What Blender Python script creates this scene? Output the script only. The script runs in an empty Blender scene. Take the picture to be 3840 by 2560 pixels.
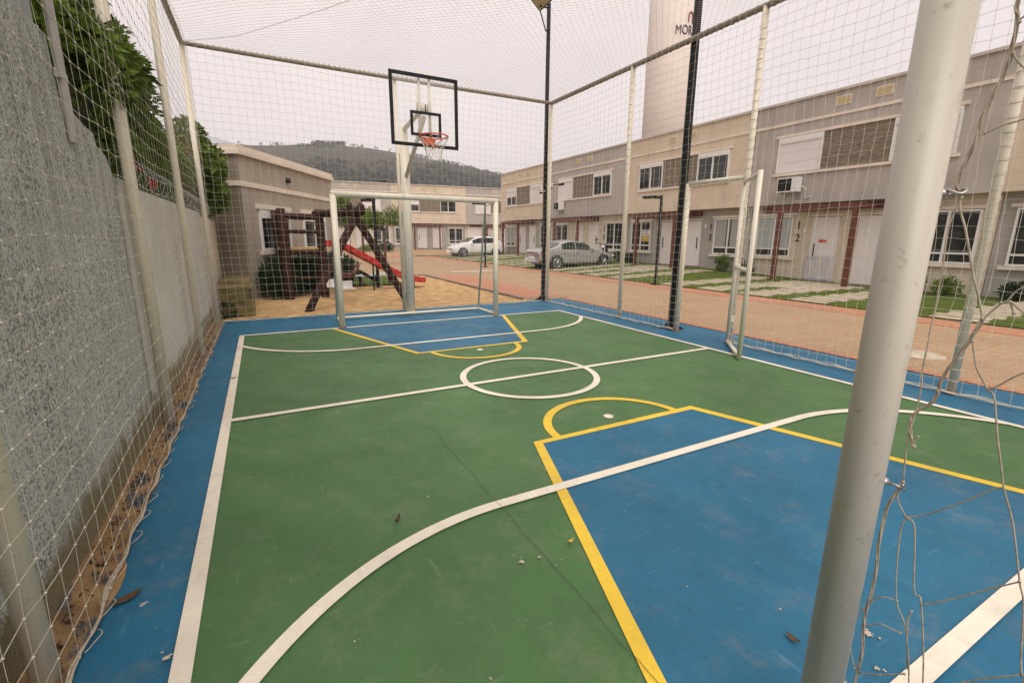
import bpy, math, random, colorsys
from mathutils import Vector, Matrix, noise
random.seed(7)
SC = bpy.context.scene
COL = SC.collection
PI = math.pi
R = math.radians

# ------------------------------------------------------------------ materials
def new_mat(name):
    m = bpy.data.materials.new(name); m.use_nodes = True
    nt = m.node_tree; nt.nodes.clear()
    out = nt.nodes.new('ShaderNodeOutputMaterial')
    b = nt.nodes.new('ShaderNodeBsdfPrincipled')
    nt.links.new(b.outputs[0], out.inputs[0])
    return m, nt, b

def pos(nt, scale=(1, 1, 1)):
    g = nt.nodes.new('ShaderNodeNewGeometry')
    mp = nt.nodes.new('ShaderNodeMapping'); mp.inputs['Scale'].default_value = scale
    nt.links.new(g.outputs['Position'], mp.inputs[0])
    return mp.outputs[0]

def noise_n(nt, vec, scale, detail=4, rough=.55):
    n = nt.nodes.new('ShaderNodeTexNoise')
    n.inputs['Scale'].default_value = scale; n.inputs['Detail'].default_value = detail
    n.inputs['Roughness'].default_value = rough
    nt.links.new(vec, n.inputs['Vector']); return n.outputs[0]

def ramp(nt, fac, stops):
    r = nt.nodes.new('ShaderNodeValToRGB')
    while len(r.color_ramp.elements) < len(stops): r.color_ramp.elements.new(.5)
    for e, (p, c) in zip(r.color_ramp.elements, stops):
        e.position = p; e.color = (c if isinstance(c, tuple) else (c, c, c)) + (1,)
    nt.links.new(fac, r.inputs[0]); return r.outputs[0]

def mixc(nt, fac, a, b, mode='MIX'):
    m = nt.nodes.new('ShaderNodeMix'); m.data_type = 'RGBA'; m.blend_type = mode
    for i, v in ((0, fac), (6, a), (7, b)):
        if isinstance(v, (int, float)): m.inputs[i].default_value = v
        elif isinstance(v, tuple): m.inputs[i].default_value = v + (1,)
        else: nt.links.new(v, m.inputs[i])
    return m.outputs[2]

def math_n(nt, op, a, b=0.0, clamp=False):
    m = nt.nodes.new('ShaderNodeMath'); m.operation = op; m.use_clamp = clamp
    for i, v in ((0, a), (1, b)):
        if isinstance(v, (int, float)): m.inputs[i].default_value = v
        else: nt.links.new(v, m.inputs[i])
    return m.outputs[0]

def bump(nt, b, h, strength=.3, dist=.01):
    n = nt.nodes.new('ShaderNodeBump'); n.inputs['Strength'].default_value = strength
    n.inputs['Distance'].default_value = dist
    nt.links.new(h, n.inputs['Height']); nt.links.new(n.outputs[0], b.inputs['Normal'])

def P(name, col, rough=.6, var=.15, scale=6, met=0.0, bmp=0.0, bscale=40, bdist=.004, spec=.5, stretch=(1, 1, 1)):
    m, nt, b = new_mat(name)
    v = pos(nt, stretch)
    n = noise_n(nt, v, scale)
    dark = tuple(c * (1 - var) for c in col); light = tuple(min(1, c * (1 + var)) for c in col)
    c = ramp(nt, n, [(.3, dark), (.7, light)])
    nt.links.new(c, b.inputs['Base Color'])
    b.inputs['Roughness'].default_value = rough; b.inputs['Metallic'].default_value = met
    b.inputs['Specular IOR Level'].default_value = spec
    if bmp: bump(nt, b, noise_n(nt, v, bscale, 6), bmp, bdist)
    return m

def streaks(nt, base, col, amount=.5, zscale=.35, xyscale=5.0, lo=.5, hi=.75):
    v = pos(nt, (xyscale, xyscale, zscale))
    f = ramp(nt, noise_n(nt, v, 1.0, 5, .6), [(lo, 0.0), (hi, 1.0)])
    return mixc(nt, math_n(nt, 'MULTIPLY', f, amount), base, col)

def plaster(name, col, dirt=(.2, .17, .12), amount=.28, block=False):
    m, nt, b = new_mat(name)
    v = pos(nt)
    n = noise_n(nt, v, 1.3, 5)
    c = ramp(nt, n, [(.3, tuple(x * .9 for x in col)), (.7, tuple(min(1, x * 1.07) for x in col))])
    c = streaks(nt, c, dirt, amount)
    nt.links.new(c, b.inputs['Base Color']); b.inputs['Roughness'].default_value = .85
    b.inputs['Specular IOR Level'].default_value = .25
    bump(nt, b, noise_n(nt, v, 90, 4), .25, .004)
    return m

def paint_floor(name, col, far=None, spots=(.5, .45, .38), rough=.52):
    """painted concrete: mottled, scuffed, with small chips down to the concrete"""
    m, nt, b = new_mat(name); v = pos(nt)
    n = noise_n(nt, v, .7, 7, .66)
    c = ramp(nt, n, [(.3, tuple(x * .8 for x in col)), (.5, tuple(x * 1.04 for x in col)), (.74, tuple(x * 1.34 for x in col))])
    n2 = noise_n(nt, pos(nt, (1, .35, 1)), 9, 7, .75)
    c = mixc(nt, ramp(nt, n2, [(.54, 0.0), (.78, .42)]), c, tuple(x * .48 for x in col))
    for rx, sc_ in (((.18, 1, 1), 24), ((1, .15, 1), 19)):      # scuffs and drag marks
        n3 = noise_n(nt, pos(nt, rx), sc_, 4, .65)
        c = mixc(nt, ramp(nt, n3, [(.63, 0.0), (.74, .5)]), c, tuple(min(1, x * 1.5 + .06) for x in col))
    n4 = noise_n(nt, v, 170, 3, .7)                              # grain of the screed
    c = mixc(nt, ramp(nt, n4, [(.35, .3), (.5, 0.0)]), c, tuple(x * .6 for x in col))
    n5 = noise_n(nt, v, 3.1, 8, .8)                              # dust settled in patches
    c = mixc(nt, ramp(nt, n5, [(.52, 0.0), (.78, .36)]), c, (.3, .25, .18))
    vs_ = nt.nodes.new('ShaderNodeTexVoronoi'); vs_.inputs['Scale'].default_value = 9; nt.links.new(v, vs_.inputs['Vector'])
    spk = math_n(nt, 'MULTIPLY', ramp(nt, vs_.outputs['Distance'], [(.03, 1.0), (.06, 0.0)]), ramp(nt, noise_n(nt, v, 2.4, 3), [(.5, 0.0), (.62, .8)]))
    c = mixc(nt, spk, c, (.07, .05, .03))
    vo = nt.nodes.new('ShaderNodeTexVoronoi'); vo.inputs['Scale'].default_value = 2.3
    vd = nt.nodes.new('ShaderNodeVectorMath'); vd.operation = 'ADD'
    nt.links.new(v, vd.inputs[0])
    wn = nt.nodes.new('ShaderNodeTexNoise'); wn.inputs['Scale'].default_value = 30
    nt.links.new(v, wn.inputs['Vector'])
    sc = nt.nodes.new('ShaderNodeVectorMath'); sc.operation = 'SCALE'; sc.inputs['Scale'].default_value = .05
    nt.links.new(wn.outputs['Color'], sc.inputs[0]); nt.links.new(sc.outputs[0], vd.inputs[1])
    nt.links.new(vd.outputs[0], vo.inputs['Vector'])
    chip = ramp(nt, vo.outputs['Distance'], [(.018, 1.0), (.032, 0.0)])
    c = mixc(nt, math_n(nt, 'MULTIPLY', chip, .75), c, spots)
    nt.links.new(c, b.inputs['Base Color'])
    r = ramp(nt, noise_n(nt, v, 2.2, 7, .7), [(.3, rough - .12), (.7, rough + .2)])
    nt.links.new(r, b.inputs['Roughness'])
    b.inputs['Specular IOR Level'].default_value = .32
    bump(nt, b, noise_n(nt, v, 200, 4), .2, .003)
    return m

def wear(key, under, lo=.6, hi=.72, amt=.6):
    nt = M[key].node_tree; b = [n for n in nt.nodes if n.type == 'BSDF_PRINCIPLED'][0]; src = b.inputs['Base Color'].links[0].from_socket
    v = pos(nt); f = ramp(nt, noise_n(nt, v, 34, 7, .78), [(lo, 0.0), (hi, amt)]); f = math_n(nt, 'MULTIPLY', f, ramp(nt, noise_n(nt, v, 1.7, 4), [(.4, .25), (.65, 1.0)]))
    nt.links.new(mixc(nt, f, src, under), b.inputs['Base Color'])
def bricks(name, c1, c2, mortar, bw=.2, bh=.1, rot=0.0, moss=None, msize=.006):
    m, nt, b = new_mat(name)
    g = nt.nodes.new('ShaderNodeNewGeometry'); mp = nt.nodes.new('ShaderNodeMapping')
    mp.inputs['Rotation'].default_value = (0, 0, rot)
    nt.links.new(g.outputs['Position'], mp.inputs[0])
    br = nt.nodes.new('ShaderNodeTexBrick'); br.inputs['Scale'].default_value = 1
    br.inputs['Brick Width'].default_value = bw; br.inputs['Row Height'].default_value = bh
    br.inputs['Mortar Size'].default_value = msize; br.inputs['Mortar Smooth'].default_value = .3
    br.inputs['Color1'].default_value = c1 + (1,); br.inputs['Color2'].default_value = c2 + (1,)
    br.inputs['Mortar'].default_value = mortar + (1,)
    nt.links.new(mp.outputs[0], br.inputs['Vector'])
    n = noise_n(nt, pos(nt), .8, 6, .65)
    c = mixc(nt, ramp(nt, n, [(.35, 0.0), (.75, .45)]), br.outputs[0], tuple(x * .6 for x in c1))
    n2 = noise_n(nt, pos(nt), 14, 4)
    c = mixc(nt, ramp(nt, n2, [(.4, 0.0), (.8, .3)]), c, tuple(min(1, x * 1.3) for x in c2))
    nt.links.new(c, b.inputs['Base Color']); b.inputs['Roughness'].default_value = .85
    inv = math_n(nt, 'SUBTRACT', 1.0, br.outputs['Fac'])
    bump(nt, b, inv, .5, .006)
    return m

M = {}
M['blue'] = paint_floor('blue_court_paint', (.017, .13, .228))
M['blue2'] = paint_floor('blue_key_paint', (.02, .126, .214))
M['green'] = paint_floor('green_court_paint', (.068, .15, .052))
M['white_line'] = paint_floor('white_line_paint', (.76, .69, .56), spots=(.3, .27, .22), rough=.55)
M['yellow_line'] = paint_floor('yellow_line_paint', (.74, .5, .045), spots=(.4, .33, .2), rough=.5)
wear('white_line', (.22, .22, .16)); wear('yellow_line', (.2, .17, .06))
M['metal_white'] = P('white_painted_steel', (.76, .7, .57), .42, .1, 3, bmp=.1, bscale=12, stretch=(1, 1, .3))
def worn_steel(name, col):
    m, nt, b = new_mat(name); v = pos(nt)
    c = ramp(nt, noise_n(nt, pos(nt, (14, 14, .8)), 1, 5), [(.3, tuple(x * .86 for x in col)), (.7, tuple(x * 1.06 for x in col))])
    n = noise_n(nt, v, 26, 6, .7)
    c = mixc(nt, ramp(nt, n, [(.6, 0.0), (.7, .6)]), c, (.26, .2, .14))
    n = noise_n(nt, v, 7, 3, .5)
    c = mixc(nt, ramp(nt, n, [(.66, 0.0), (.74, .25)]), c, (.22, .2, .17))
    nt.links.new(c, b.inputs['Base Color']); b.inputs['Roughness'].default_value = .4
    bump(nt, b, noise_n(nt, v, 60, 4), .12, .002)
    return m
M['post'] = worn_steel('worn_white_post_paint', (.78, .72, .58))
M['rail'] = P('net_wrapped_rail', (.3, .25, .19), .8, .35, 30, bmp=.6, bscale=80, bdist=.01)
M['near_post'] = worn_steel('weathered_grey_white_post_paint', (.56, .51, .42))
M['pole'] = worn_steel('fence_pole_paint', (.78, .7, .55))
M['black_metal'] = P('black_painted_steel', (.012, .011, .012), .6, .3, 8, bmp=.1, spec=.25)
M['net'] = P('white_net_cord', (.62, .57, .46), .8, .12, 15)
M['net_dark'] = P('weathered_roof_cord', (.34, .3, .26), .9, .2, 15)
M['goal_cord'] = P('weathered_goal_cord', (.46, .39, .29), .85, .3, 60)
M['roughcast'] = None
def roughcast(name, smooth):
    m, nt, b = new_mat(name); v = pos(nt)
    a = noise_n(nt, pos(nt, (1, 1, 1)), 72 if not smooth else 18, 5, .62)
    base = ramp(nt, noise_n(nt, v, 1.2, 5), [(.3, (.62, .63, .57)), (.7, (.78, .79, .72))] if not smooth else [(.3, (.55, .52, .46)), (.7, (.66, .63, .56))])
    if not smooth:
        pit = ramp(nt, a, [(.4, 1.0), (.53, 0.0)])
        base = mixc(nt, math_n(nt, 'MULTIPLY', pit, math_n(nt, 'ADD', math_n(nt, 'MULTIPLY', noise_n(nt, v, 2.6, 4), 1.5), .08), True), base, (.2, .2, .175))
        a2 = noise_n(nt, v, 150, 4, .6)
        base = mixc(nt, ramp(nt, a2, [(.36, .75), (.46, 0.0)]), base, (.1, .1, .088))
        base = mixc(nt, ramp(nt, noise_n(nt, v, 1.1, 6, .7), [(.5, 0.0), (.66, .4)]), base, (.42, .41, .35))
        hi = ramp(nt, a, [(.58, 0.0), (.72, .5)])
        base = mixc(nt, hi, base, (.5, .5, .47))
    sep = nt.nodes.new('ShaderNodeSeparateXYZ'); nt.links.new(v, sep.inputs[0])
    z = sep.outputs[2]
    wob = math_n(nt, 'MULTIPLY', noise_n(nt, v, 5, 5, .6), .5)
    lowz = math_n(nt, 'SUBTRACT', math_n(nt, 'ADD', z, wob), .44)
    low = ramp(nt, lowz, [(.0, 1.0), (.14, 0.0)])
    base = mixc(nt, math_n(nt, 'MULTIPLY', low, .85), base, (.2, .155, .062))
    # black mould spots
    sp = noise_n(nt, v, 8, 6, .7)
    base = mixc(nt, ramp(nt, sp, [(.6, 0.0), (.72, .55)]), base, (.06, .06, .05))
    # rain streaks of mould from the coping
    st = noise_n(nt, pos(nt, (9, 9, .5)), 1, 5, .6)
    zt = ramp(nt, z, [(.3, 0.0), (.68, 1.0)]) if False else math_n(nt, 'MULTIPLY', math_n(nt, 'SUBTRACT', z, .9), .8, True)
    f = math_n(nt, 'MULTIPLY', ramp(nt, st, [(.45, 0.0), (.7, .45)]), zt, True)
    base = mixc(nt, f, base, (.13, .115, .06))
    nt.links.new(base, b.inputs['Base Color']); b.inputs['Roughness'].default_value = .95
    b.inputs['Specular IOR Level'].default_value = .15
    bump(nt, b, a, 1.0 if not smooth else .3, .02 if not smooth else .006)
    return m
M['roughcast'] = roughcast('roughcast_render', False)
M['smooth_render'] = roughcast('smooth_wall_render', True)
M['beige'] = plaster('beige_facade_paint', (.66, .54, .41))
M['taupe'] = plaster('taupe_facade_paint', (.44, .395, .355))
M['taupe_low'] = plaster('taupe_lower_paint', (.385, .355, .315))
M['beige_low'] = plaster('beige_lower_paint', (.63, .54, .42))
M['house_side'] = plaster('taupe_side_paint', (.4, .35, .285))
M['house_dark'] = plaster('dark_end_wall', (.24, .195, .15), amount=.4)  # darker tone than the front wall, used on the end wall
M['trim'] = plaster('cream_trim_paint', (.76, .66, .55), amount=.22)
M['cap'] = plaster('pale_roof_cap_paint', (.56, .5, .44))
M['white_frame'] = P('white_window_frame', (.75, .72, .68), .45, .04)
M['shutter'] = None
def slats(name, col, gap, per=.045, depth=.6, axis=2, rough=.5):
    m, nt, b = new_mat(name); v = pos(nt)
    sep = nt.nodes.new('ShaderNodeSeparateXYZ'); nt.links.new(v, sep.inputs[0])
    f = math_n(nt, 'FRACT', math_n(nt, 'DIVIDE', sep.outputs[axis], per))
    s = ramp(nt, f, [(.0, 1.0), (.1, 0.0), (.9, 0.0), (1.0, 1.0)])
    c = mixc(nt, math_n(nt, 'MULTIPLY', s, depth), col, gap)
    n = noise_n(nt, v, 2, 4)
    c = mixc(nt, ramp(nt, n, [(.4, 0.0), (.8, .2)]), c, tuple(x * .75 for x in col))
    nt.links.new(c, b.inputs['Base Color']); b.inputs['Roughness'].default_value = rough
    bump(nt, b, math_n(nt, 'SUBTRACT', 1.0, s), .3, .004)
    return m
M['shutter'] = slats('white_roller_shutter', (.74, .69, .66), (.42, .38, .36))
M['blind'] = slats('grey_zebra_blind', (.42, .44, .42), (.14, .15, .15), .1, .8)
M['curtain'] = slats('grey_curtain', (.36, .35, .32), (.2, .19, .18), .13, .7, 1)
M['door'] = P('white_door_paint', (.72, .67, .63), .4, .04)
M['glass'] = P('dark_window_glass', (.026, .028, .027), .05, .75, 1.7, spec=.6)  # blotchy tone in the colour imitates varied reflections in the panes
M['pergola'] = P('red_brown_timber', (.12, .032, .018), .5, .3, 6, bmp=.2, stretch=(4, 4, .6))
M['stone'] = None
def stone_clad(name):
    m, nt, b = new_mat(name)
    n = noise_n(nt, pos(nt, (5, 5, 17)), 1, 7, .75)
    c = ramp(nt, n, [(.3, (.085, .065, .045)), (.5, (.2, .16, .115)), (.72, (.34, .28, .2))])
    nt.links.new(c, b.inputs['Base Color']); b.inputs['Roughness'].default_value = .9
    bump(nt, b, n, .8, .02); return m
M['stone'] = stone_clad('ledge_stone_cladding')
M['vent'] = P('ochre_vent_grille', (.5, .4, .2), .7, .12, 30)
M['log'] = P('dark_stained_log', (.042, .018, .012), .75, .5, 9, bmp=.6, bscale=25, bdist=.01, spec=.2, stretch=(1, 1, .4))
M['board'] = P('yellowish_deck_board', (.5, .32, .13), .7, .2, 8)
M['red'] = P('red_slide_plastic', (.45, .02, .016), .45, .12, 5)
M['orange_rim'] = P('orange_rim_paint', (.62, .085, .03), .4, .2, 12)
M['cyan'] = P('pale_cyan_plastic', (.45, .66, .66), .4, .1)
M['white_plastic'] = P('white_plastic', (.72, .7, .66), .4, .08)
M['sand'] = P('playground_sand', (.5, .32, .15), .95, .3, 3.5, bmp=.7, bscale=22, bdist=.02, spec=.1)
def dirt_mat():
    m, nt, b = new_mat('sandy_dirt_strip'); v = pos(nt)
    c = ramp(nt, noise_n(nt, v, 7, 6, .65), [(.3, (.17, .1, .045)), (.7, (.4, .26, .13))])
    c = mixc(nt, ramp(nt, noise_n(nt, pos(nt, (1, .45, 1)), 6, 6, .7), [(.54, 0.0), (.6, .8)]), c, (.035, .075, .12))
    c = mixc(nt, ramp(nt, noise_n(nt, v, 60, 4, .7), [(.6, 0.0), (.68, .6)]), c, (.05, .03, .018))
    nt.links.new(c, b.inputs['Base Color']); b.inputs['Roughness'].default_value = .95; b.inputs['Specular IOR Level'].default_value = .1
    bump(nt, b, noise_n(nt, v, 60, 6), .6, .006); return m
M['dirt'] = dirt_mat()
M['kerb'] = P('concrete_kerb', (.2, .16, .12), .9, .3, 9, bmp=.3)
M['paver'] = bricks('tan_paver', (.39, .25, .14), (.45, .3, .175), (.2, .13, .08), .2, .1, R(45))
M['orange_paver'] = bricks('orange_paver', (.46, .2, .11), (.53, .25, .14), (.28, .11, .06), .2, .1)
M['slab'] = P('concrete_stepping_slab', (.5, .42, .31), .9, .2, 5, bmp=.3)
M['soil'] = P('far_ground', (.22, .17, .1), .95, .3, .2, spec=.1)
def grass_mat():
    m, nt, b = new_mat('lawn_grass'); v = pos(nt)
    n = noise_n(nt, v, 2.2, 6, .7)
    c = ramp(nt, n, [(.3, (.06, .085, .018)), (.55, (.12, .16, .03)), (.75, (.2, .21, .055))])
    n2 = noise_n(nt, v, 45, 4)
    c = mixc(nt, ramp(nt, n2, [(.35, .6), (.6, 0.0)]), c, (.035, .055, .012))
    nt.links.new(c, b.inputs['Base Color']); b.inputs['Roughness'].default_value = .95
    b.inputs['Specular IOR Level'].default_value = .1
    bump(nt, b, n2, .8, .03); return m
M['grass'] = grass_mat()
def leaf_mat(name, col, dark=.45, sc=1.6):
    m, nt, b = new_mat(name); v = pos(nt)
    oi = noise_n(nt, v, sc, 3); n2 = noise_n(nt, v, 30, 2)
    c = ramp(nt, oi, [(.32, tuple(x * dark for x in col)), (.68, tuple(x * 1.4 for x in col))])
    c = mixc(nt, ramp(nt, n2, [(.4, 0.0), (.7, .5)]), c, (col[0] * 1.9, col[1] * 1.5, col[2] * .8))
    nt.links.new(c, b.inputs['Base Color']); b.inputs['Roughness'].default_value = .6
    b.inputs['Specular IOR Level'].default_value = .3
    tr = nt.nodes.new('ShaderNodeBsdfTranslucent'); nt.links.new(c, tr.inputs[0])
    mx = nt.nodes.new('ShaderNodeMixShader'); mx.inputs[0].default_value = .25
    out = [n for n in nt.nodes if n.type == 'OUTPUT_MATERIAL'][0]
    nt.links.new(b.outputs[0], mx.inputs[1]); nt.links.new(tr.outputs[0], mx.inputs[2]); nt.links.new(mx.outputs[0], out.inputs[0])
    return m
M['leaf'] = leaf_mat('bright_green_leaf', (.12, .19, .028), .18, 2.6)
M['leaf_dark'] = leaf_mat('dark_hedge_leaf', (.02, .045, .02))
M['leaf_red'] = leaf_mat('reddish_shrub_leaf', (.13, .1, .04))
M['flower'] = P('red_flower', (.5, .04, .03), .6, .3, 20)
M['flower_pink'] = P('magenta_flower', (.4, .04, .12), .6, .3, 20)
M['dead_leaf'] = P('dead_leaf', (.09, .05, .025), .8, .4, 60)
M['yellow_leaf'] = P('yellow_leaf', (.45, .33, .06), .7, .3, 60)
M['bark'] = P('tree_bark', (.12, .07, .045), .9, .4, 12, bmp=.5)
M['painted_shade'] = P('painted_deep_shade', (.012, .013, .012), .95, .3, 12, bmp=.2)  # near-black colour of the added panel that imitates deep shade
M['rust'] = P('rusty_steel', (.2, .11, .06), .8, .5, 30, bmp=.3)
M['wire'] = P('galvanised_wire', (.36, .38, .37), .4, .15, 30, met=.6)
M['pipe'] = P('grey_pvc_pipe', (.4, .37, .33), .6, .2, 8)
M['sheet'] = P('grey_metal_sheet', (.33, .35, .37), .45, .12, 3)
M['tower'] = None
def tower_mat():
    m, nt, b = new_mat('water_tower_paint'); v = pos(nt)
    c = ramp(nt, noise_n(nt, v, .5, 4), [(.3, (.68, .585, .53)), (.7, (.75, .65, .59))])
    sep = nt.nodes.new('ShaderNodeSeparateXYZ'); nt.links.new(v, sep.inputs[0])
    f = math_n(nt, 'FRACT', math_n(nt, 'DIVIDE', sep.outputs[2], 3.0))
    c = mixc(nt, ramp(nt, f, [(0.0, .14), (.012, 0.0)]), c, (.4, .3, .26))
    nt.links.new(c, b.inputs['Base Color']); b.inputs['Roughness'].default_value = .8; return m
M['tower'] = tower_mat()
M['ink'] = P('dark_lettering', (.05, .035, .035), .6, .1)
M['brown_ink'] = P('brown_lettering', (.25, .06, .05), .6, .1)
M['red_sign'] = P('red_sign_paint', (.55, .06, .03), .5, .1)
M['paper'] = P('white_paper', (.72, .72, .7), .6, .05)
M['yellow_sign'] = P('yellow_sign_paper', (.55, .36, .08), .6, .1)
M['car_silver'] = P('silver_car_paint', (.42, .42, .41), .22, .04, 2, met=.5)
M['car_white'] = P('white_car_paint', (.7, .69, .67), .2, .03, 2)
M['car_glass'] = P('car_window_glass', (.02, .03, .028), .05, .2, 2)
M['tyre'] = P('black_tyre', (.02, .02, .02), .8, .2)
M['rim'] = P('alloy_rim', (.4, .4, .4), .3, .1, met=.8)
M['tail'] = P('red_tail_light', (.35, .02, .02), .2, .1)
M['head'] = P('clear_head_light', (.6, .62, .64), .1, .1)
M['chrome'] = P('galvanised_hook', (.5, .46, .43), .3, .25, 60, met=.7)
M['gate_blue'] = P('pale_blue_gate', (.5, .52, .66), .5, .1)
M['mossy'] = None
def mossy():
    m, nt, b = new_mat('mossy_plinth'); v = pos(nt)
    n = noise_n(nt, pos(nt, (2, 2, 3)), 1.4, 6, .7)
    c = ramp(nt, n, [(.3, (.05, .045, .022)), (.5, (.17, .13, .045)), (.75, (.27, .2, .09))])
    nt.links.new(c, b.inputs['Base Color']); b.inputs['Roughness'].default_value = .95
    bump(nt, b, noise_n(nt, v, 30, 5), .5, .01); return m
M['mossy'] = mossy()
def hill_mat():
    m, nt, b = new_mat('hill_cover')
    v = pos(nt)
    n = noise_n(nt, v, .013, 7, .65); n2 = noise_n(nt, v, .16, 6, .72)
    sep = nt.nodes.new('ShaderNodeSeparateXYZ'); nt.links.new(v, sep.inputs[0])
    z = sep.outputs[2]
    grassc = ramp(nt, n2, [(.32, (.05, .048, .034)), (.55, (.09, .08, .06)), (.72, (.14, .12, .095))])
    wood = ramp(nt, n2, [(.33, (.014, .024, .018)), (.5, (.024, .036, .026)), (.68, (.045, .055, .038))])
    # woodland climbs from the foot of the slope and toward the east
    h = math_n(nt, 'ADD', math_n(nt, 'MULTIPLY', z, .026), math_n(nt, 'MULTIPLY', n, 1.15))
    h = math_n(nt, 'SUBTRACT', h, math_n(nt, 'MULTIPLY', sep.outputs[0], .0022))
    f = ramp(nt, h, [(.9, 0.0), (1.0, 1.0)])
    hh = math_n(nt, 'SUBTRACT', h, .35)
    f = ramp(nt, math_n(nt, 'MULTIPLY', hh, .6), [(.5, 0.0), (.74, 1.0)])
    c = mixc(nt, f, wood, grassc)
    nt.links.new(c, b.inputs['Base Color']); b.inputs['Roughness'].default_value = 1
    b.inputs['Specular IOR Level'].default_value = .05
    bump(nt, b, n2, 1.0, 3.0)
    return m
M['hill'] = hill_mat()
M['far_tree'] = leaf_mat('far_tree_foliage', (.02, .031, .022), .75, .1)
m, nt, b = new_mat('clear_acrylic')
b.inputs['Base Color'].default_value = (.9, .88, .85, 1); b.inputs['Roughness'].default_value = .1
b.inputs['Alpha'].default_value = .1
M['acrylic'] = m

# ------------------------------------------------------------------ mesh helpers
def root_loc(o):
    v = Vector((0, 0, 0))
    while o is not None:
        v += o.location; o = o.parent
    return v

class MB:
    def __init__(s, T=None): s.v = []; s.f = []; s.T = T; s.pieces = []
    def add(s, vs, fs):
        n = len(s.v)
        s.v += [(s.T(*p) if s.T else tuple(p)) for p in vs]
        f0 = len(s.f); s.f += [tuple(i + n for i in f) for f in fs]; s.pieces.append((n, len(s.v), f0, len(s.f)))
    def box(s, a, b):
        x0, y0, z0 = a; x1, y1, z1 = b
        s.add([(x0, y0, z0), (x1, y0, z0), (x1, y1, z0), (x0, y1, z0), (x0, y0, z1), (x1, y0, z1), (x1, y1, z1), (x0, y1, z1)],
              [(0, 3, 2, 1), (4, 5, 6, 7), (0, 1, 5, 4), (1, 2, 6, 5), (2, 3, 7, 6), (3, 0, 4, 7)])
    def cbox(s, c, d): s.box([c[i] - d[i] / 2 for i in range(3)], [c[i] + d[i] / 2 for i in range(3)])
    def obox(s, c, d, M4):
        vs = []
        for z in (-1, 1):
            for x, y in ((-1, -1), (1, -1), (1, 1), (-1, 1)):
                p = M4 @ Vector((x * d[0] / 2, y * d[1] / 2, z * d[2] / 2)); vs.append(tuple(p + Vector(c)))
        s.add(vs, [(0, 3, 2, 1), (4, 5, 6, 7), (0, 1, 5, 4), (1, 2, 6, 5), (2, 3, 7, 6), (3, 0, 4, 7)])
    def poly(s, pts, z=None):
        s.add([(p[0], p[1], z if z is not None else p[2]) for p in pts], [tuple(range(len(pts)))])
    def tube(s, pts, r, n=8, cap=True, closed=False):
        pts = [Vector(p) for p in pts]; k = len(pts)
        rs = r if isinstance(r, (list, tuple)) else [r] * k
        vs = []; up = None
        for i, p in enumerate(pts):
            if closed: t = pts[(i + 1) % k] - pts[i - 1]
            else: t = pts[min(i + 1, k - 1)] - pts[max(i - 1, 0)]
            if t.length < 1e-9: t = Vector((0, 0, 1))
            t.normalize()
            if up is None:
                up = Vector((0, 0, 1)) if abs(t.z) < .9 else Vector((1, 0, 0))
            a = t.cross(up)
            if a.length < 1e-6: a = t.orthogonal()
            a.normalize(); bb = t.cross(a).normalized(); up = -bb if False else up
            for j in range(n):
                th = 2 * PI * j / n
                vs.append(tuple(p + (a * math.cos(th) + bb * math.sin(th)) * rs[i]))
        fs = []
        for i in range(k if closed else k - 1):
            for j in range(n):
                i2 = (i + 1) % k
                fs.append((i * n + j, i * n + (j + 1) % n, i2 * n + (j + 1) % n, i2 * n + j))
        if cap and not closed:
            fs.append(tuple(range(n - 1, -1, -1))); fs.append(tuple((k - 1) * n + j for j in range(n)))
        s.add(vs, fs)
    def seg(s, a, b, r, n=3):
        a = Vector(a); b = Vector(b); t = b - a
        if t.length < 1e-7: return
        t.normalize(); u = t.orthogonal().normalized(); w = t.cross(u)
        vs = [tuple(p + (u * math.cos(2 * PI * j / n) + w * math.sin(2 * PI * j / n)) * r) for p in (a, b) for j in range(n)]
        s.add(vs, [(j, (j + 1) % n, n + (j + 1) % n, n + j) for j in range(n)])
    def knot(s, c, r):
        x, y, z = c
        s.add([(x + r, y, z), (x - r, y, z), (x, y + r, z), (x, y - r, z), (x, y, z + r), (x, y, z - r)],
              [(0, 2, 4), (2, 1, 4), (1, 3, 4), (3, 0, 4), (2, 0, 5), (1, 2, 5), (3, 1, 5), (0, 3, 5)])
    def disc(s, c, r, ax, depth, n=20):
        ax = Vector(ax).normalized(); s.tube([Vector(c) - ax * depth / 2, Vector(c) + ax * depth / 2], r, n)
    def prism(s, pts, z0, z1):
        n = len(pts)
        s.add([(p[0], p[1], z0) for p in pts] + [(p[0], p[1], z1) for p in pts],
              [tuple(range(n - 1, -1, -1)), tuple(range(n, 2 * n))] + [(i, (i + 1) % n, n + (i + 1) % n, n + i) for i in range(n)])
    def sphere(s, c, r, nu=12, nv=8, sc=(1, 1, 1)):
        vs = []; fs = []
        for i in range(nv + 1):
            ph = PI * i / nv
            for j in range(nu):
                th = 2 * PI * j / nu
                vs.append((c[0] + r * sc[0] * math.sin(ph) * math.cos(th), c[1] + r * sc[1] * math.sin(ph) * math.sin(th), c[2] + r * sc[2] * math.cos(ph)))
        for i in range(nv):
            for j in range(nu): fs.append((i * nu + j, (i + 1) * nu + j, (i + 1) * nu + (j + 1) % nu, i * nu + (j + 1) % nu))
        s.add(vs, fs)
    def each(s, name, mat, parent=None, **kw):
        res = []
        for (v0, v1, f0, f1) in s.pieces:
            q = MB(); q.v = s.v[v0:v1]; q.f = [tuple(i - v0 for i in f) for f in s.f[f0:f1]]; res.append(q.build(name, mat, parent, **kw))
        return res
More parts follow.
